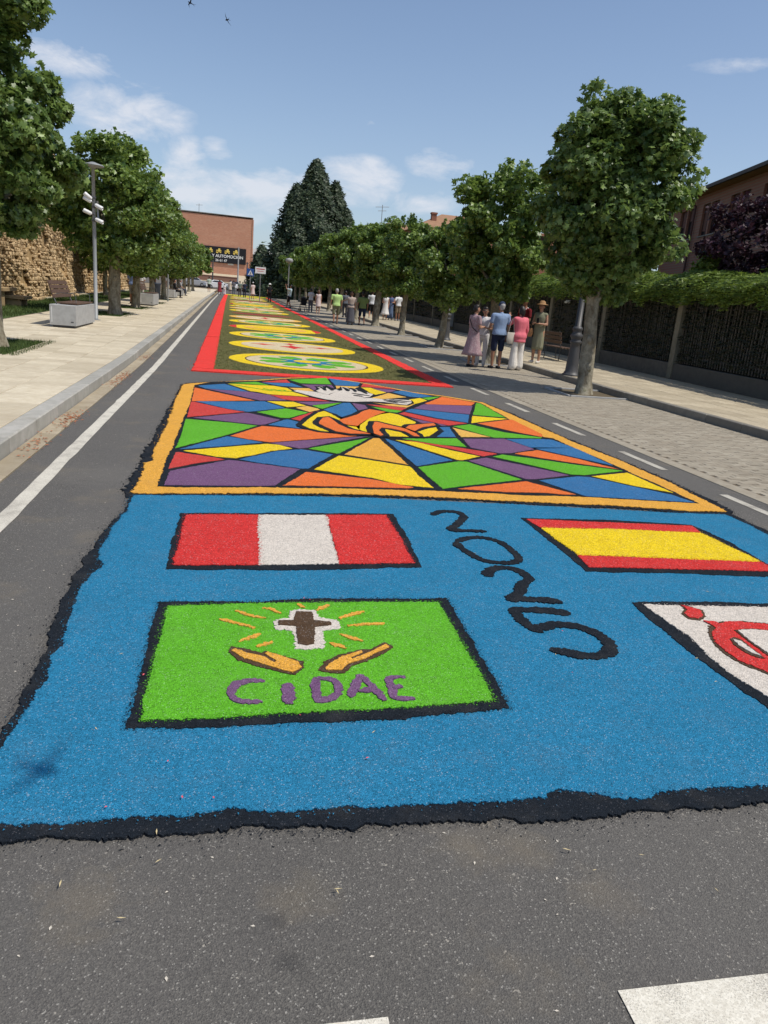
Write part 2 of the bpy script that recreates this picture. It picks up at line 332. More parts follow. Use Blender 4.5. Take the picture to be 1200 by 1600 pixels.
def printed(c, c2, sc, name):
    m = MB(name, .9, .1); v = m.voro(sc, out='Distance'); n = m.noise(9, 4, .6, vec=m.vec((1, 1, .45), True)); m.base(m.mix(m.math('LESS_THAN', v, .33), c, c2)); m.bump(n, .6, .03); CL[name] = m.m; return m.m
def cloth(c, name=None):
    k = name or 'cloth_%d_%d_%d' % tuple(int(x * 100) for x in c)
    if k not in CL:
        m = MB(k, .9, .1); n = m.noise(9, 4, .6, vec=m.vec((1, 1, .45), True)); m.base(m.mix(n, mul(c, .86), mul(c, 1.14))); m.bump(n, .6, .03); CL[k] = m.m
    return CL[k]

# ------------------------------------------------------------------ ground, road, pavements
def sheet(name, xs, ys, z, mat, kind='structure', parent=None, zf=None):
    V = [(x, y, z) for y in ys for x in xs]; nx = len(xs)
    F = [(j*nx+i, j*nx+i+1, (j+1)*nx+i+1, (j+1)*nx+i) for j in range(len(ys)-1) for i in range(nx-1)]
    return obj(name, (T(V), F), mat, parent, kind=kind)
YR = [-30, -10, 0, 8, 15, 16, 25, 40, 64, 80, 101, 120, 140]
sheet('ground', [-1500, -300, -60, -20, 0, 20, 60, 300, 1500], [-1500, -300, -50, 0, 15, 16, 40, 64, 101, 140, 150, 165, 400, 1500, 2500], -.06, M['earth'])
sheet('road', [-1.75, 0, 2, 5.22], YR, 0, M['asphalt'])
sheet('side_street', [-60, -20, 0, 20, 60], [140.01, 146, 150], -.02, M['asphalt'])
sheet('joint_bed', [5.22, 8.38], YR[:-1], -.004, M['joint'])
sheet('left_pavement_bed', [-6.5, -2.0], YR[:-1], .118, M['joint'])
sheet('right_pavement_bed', [8.5, 12.75], YR[:-1], .118, M['joint'])

def strip(x0, x1, y0, y1, z, seg=2.0, jag=.0):
    n = max(1, int((y1 - y0) / seg)); ys = sorted(set(list(np.linspace(y0, y1, n + 1)) + [p for p in (15, 16, 64) if y0 < p < y1]))
    V = []; F = []
    for y in ys:
        V += [(x0 + rng.normal() * jag, y, z), (x1 + rng.normal() * jag, y, z)]
    F = [(2*i, 2*i+1, 2*i+3, 2*i+2) for i in range(len(ys) - 1)]
    return T(V), F
ln = empty('edge_line', TP(-1.47, 5), kind='structure')
wobj('painted_line', strip(-1.53, -1.41, -10, 120, .004, .25, .003), M['paint_line'], ln)
dl = empty('lane_dashes', TP(4.97, 8), kind='structure')
dy = 3.38
while dy < 110:
    wobj('painted_dash', strip(4.92, 5.02, dy, dy + 1.05, .004, .3, .002), M['paint_old'], dl); dy += 2.15
zb = empty('zebra_crossing', (1.5, .8, 0), kind='structure')
for zx in (-1.1, -.10, .99, 2.05, 3.1):
    x1 = zx + .5
    wobj('painted_bar', strip(zx, x1, -2.2, 1.31, .004, .12, .002), M['paint'], zb)

# kerbs, gutter
def rail(name, x0, x1, ys, z0, z1, mat, piece, bev=.012, zj=.002):
    e = empty(name, TP((x0 + x1) / 2, ys[0]), kind='structure')
    for a, b in zip(ys[:-1], ys[1:]):
        dz = random.uniform(-zj, zj); v, f = bevbox(x0, x1, a + .004, b - .004, z0, z1 + dz, bev); wobj(piece, (T(v), f), mat, e)
    return e
rail('left_kerb', -2.16, -1.965, list(np.arange(2.2, 100, 1.0)), -.02, .145, M['kerb'], 'kerb_stone')
rail('left_gutter', -1.955, -1.765, list(np.arange(2.0, 80, .62)), -.05, .008, M['gutter'], 'gutter_stone', .006, .004)
rail('right_kerb', 8.38, 8.52, list(np.arange(5.0, 100, 1.0)), -.02, .145, M['kerb_r'], 'kerb_stone')
rail('asphalt_edging', 5.23, 5.42, list(np.arange(3.0, 60, 1.0)), -.03, .006, M['paver'], 'edging_stone', .004, .001)

LT = [16.0, 30.85, 38.0, 46.0, 54.2, 62.0, 70.0, 78.0, 86.0, 94.0]
RT = [15.44, 22.0, 27.4, 34.2, 41.6, 48.4, 55.2, 62, 69, 76, 83, 90, 97]
def in_pit_l(x, y): return any(-5.35 < x < -3.72 and abs(y - t) < 1.65 for t in LT)
def in_pit_r(x, y): return any(6.98 < x < 8.4 and t - .68 < y < t + .75 for t in RT)
def tiles(name, cells, zt, hgt, mats, far_mat, piece, nmax, bev=.004):
    """cells: (x0,x1,y0,y1) sorted by nearness; the first nmax are pieces of their own, the rest one mass"""
    e = empty(name, TP(cells[0][0], cells[0][2]), kind='structure'); cache = {}
    for (x0, x1, y0, y1) in cells[:nmax]:
        key = (round(x1 - x0, 3), round(y1 - y0, 3), random.randrange(2))
        if key not in cache:
            hx, hy = key[0] / 2, key[1] / 2; v, f = bevbox(-hx, hx, -hy, hy, -hgt, 0, bev); v[8:, 2] += rng.normal(size=4) * .0006; cache[key] = mesh(piece, v, f, mats)
        cx, cy = (x0 + x1) / 2, (y0 + y1) / 2; p = TP(cx, cy, zt + random.uniform(-.0015, .0015))
        link(piece, cache[key], e, (p[0] - e.location[0], p[1] - e.location[1], p[2] - e.location[2]))
    L = []; tn = []
    for (x0, x1, y0, y1) in cells[nmax:]:
        v, f = bevbox(x0, x1, y0, y1, zt - hgt, zt + random.uniform(-.0015, .0015), bev); L.append((T(v), f)); tn += [random.random()] * len(v)
    if L:
        V, F = join(*L); me = mesh(piece, V - np.array(e.location[:]), F, far_mat); set_tint(me, tn); link(piece + '_field', me, e, kind='stuff')
cells = []
for i in range(7):
    x1 = -2.165 - .6 * i; off = (i * .17) % .4
    for j in range(-10, 170):
        y0 = j * .4 + off
        if y0 < 4 or in_pit_l(x1 - .3, y0 + .2): continue
        cells.append((x1 - .592, x1 - .002, y0 + .004, y0 + .396))
vis = [c for c in cells if c[3] > 5.5 + max(0, (-2.16 - c[1])) * 2.1]; vset = set(vis)
vis.sort(key=lambda c: c[2] + abs(c[0])); rest = [c for c in cells if c not in vset]
tiles('left_pavement', vis + rest, .142, .03, M['slab'], M['slab_far'], 'paving_slab', 300)
sheet('left_pavement_end', [-6.5, -2.17], [68, 80, 101, 120], .14, M['slab_far'])
cells = []
for i in range(9):
    x0 = 8.53 + .4 * i
    for j in range(0, 130):
        y0 = 5 + j * .6 + (i % 2) * .3; cells.append((x0 + .005, x0 + .395, y0 + .005, y0 + .595))
vis = [c for c in cells if c[0] < 5.2 + (c[2] - 5.9) * .72]; vset = set(vis); vis.sort(key=lambda c: c[2] + c[0] * .3); rest = [c for c in cells if c not in vset]
tiles('right_pavement', vis + rest, .142, .03, M['slab_r'], M['slab_r_far'], 'paving_slab', 300)
cells = []
for j in range(0, 480):
    y0 = 4.5 + j * .1
    for i in range(15):
        wv = .016 * math.sin(i * 2.1 + j * 3.14)
        x0 = 5.44 + i * .2 + (j % 2) * .1 - .05
        xa, xb = max(x0, 5.43), min(x0 + .194, 8.37)
        if xb - xa < .05 or in_pit_r((xa + xb) / 2, y0 + .05): continue
        cells.append((xa, xb, y0 + .002 + wv, y0 + .096 + wv))
vis = [c for c in cells if c[0] < 5.2 + (c[2] - 5.9) * .72]; vset = set(vis); vis.sort(key=lambda c: c[2]); rest = [c for c in cells if c not in vset]
tiles('parking_bay', vis + rest, .004, .02, M['paver'], M['paver_far'], 'paver', 300, .003)
sheet('parking_bay_end', [5.43, 8.37], [52.5, 64, 80, 101, 120], .002, M['paver_far'])
pe = empty('tree_pit', TP(7.7, RT[0]), kind='structure')
for t in RT:
    for (a, b, c, d) in ((7.0, 7.05, t - .62, t + .7), (7.05, 8.37, t - .66, t - .60), (7.05, 8.37, t + .68, t + .74)):
        v, f = bevbox(a, b, c, d, -.03, .035, .006); wobj('pit_edging', (T(v), f), M['concrete'], pe)
    wobj('pit_soil', (T([(7.05, t-.6, .004), (8.37, t-.6, .004), (8.37, t+.68, .004), (7.05, t+.68, .004)]), [(0,1,2,3)]), M['soil'], pe)
# lawns
def grass_blades(area, n, h=(.03, .09), z=0, w=.006):
    x0, x1, y0, y1 = area; P = np.stack([rng.uniform(x0, x1, n), rng.uniform(y0, y1, n), np.full(n, z)], 1)
    a = rng.uniform(0, 2*math.pi, n); hh = rng.uniform(h[0], h[1], n); d = np.stack([np.cos(a), np.sin(a), 0*a], 1) * w
    ln_ = rng.normal(size=(n, 3)) * .02; ln_[:, 2] = hh
    V = np.concatenate([P - d, P + d, P + ln_], 0); F = [(i, n + i, 2*n + i) for i in range(n)]
    tn = rng.uniform(0, 1, n); return T(V), F, np.concatenate([tn, tn, tn])
gz = .122
lw = sheet('lawn', [-8.9, -6.5], [6, 15, 16, 40, 64, 80], .12, M['turf'])
Ls = []; tn = []
for t in LT[:4]:
    v, f, q = grass_blades((-5.34, -3.73, t - 1.62, t + 1.62), 5200 if t < 20 else 1800, z=.122); Ls.append((v, f)); tn.append(q)
v, f, q = grass_blades((-8.8, -6.5, 17, 62), 16000, (.05, .12), .122, .012); Ls.append((v, f)); tn.append(q)
V, F = join(*Ls); me = mesh('grass', V, F, M['grass']); set_tint(me, np.concatenate(tn)); link('grass', me, kind='stuff', label='short green grass in the tree pits and the strip below the stone wall')
for t in LT:
    obj('pit_turf', (T([(-5.35,t-1.64,.122),(-3.72,t-1.64,.122),(-3.72,t+1.64,.122),(-5.35,t+1.64,.122)]), [(0,1,2,3)]), M['turf'], kind='structure')
rail('lawn_edging', -8.95, -8.75, list(np.arange(20, 74, 1.5)), .05, .20, M['slab'], 'edging_stone')
sheet('rear_yard', [13.0, 18, 40], [-10, 15, 16, 40, 64, 101, 120], .05, M['turf'])

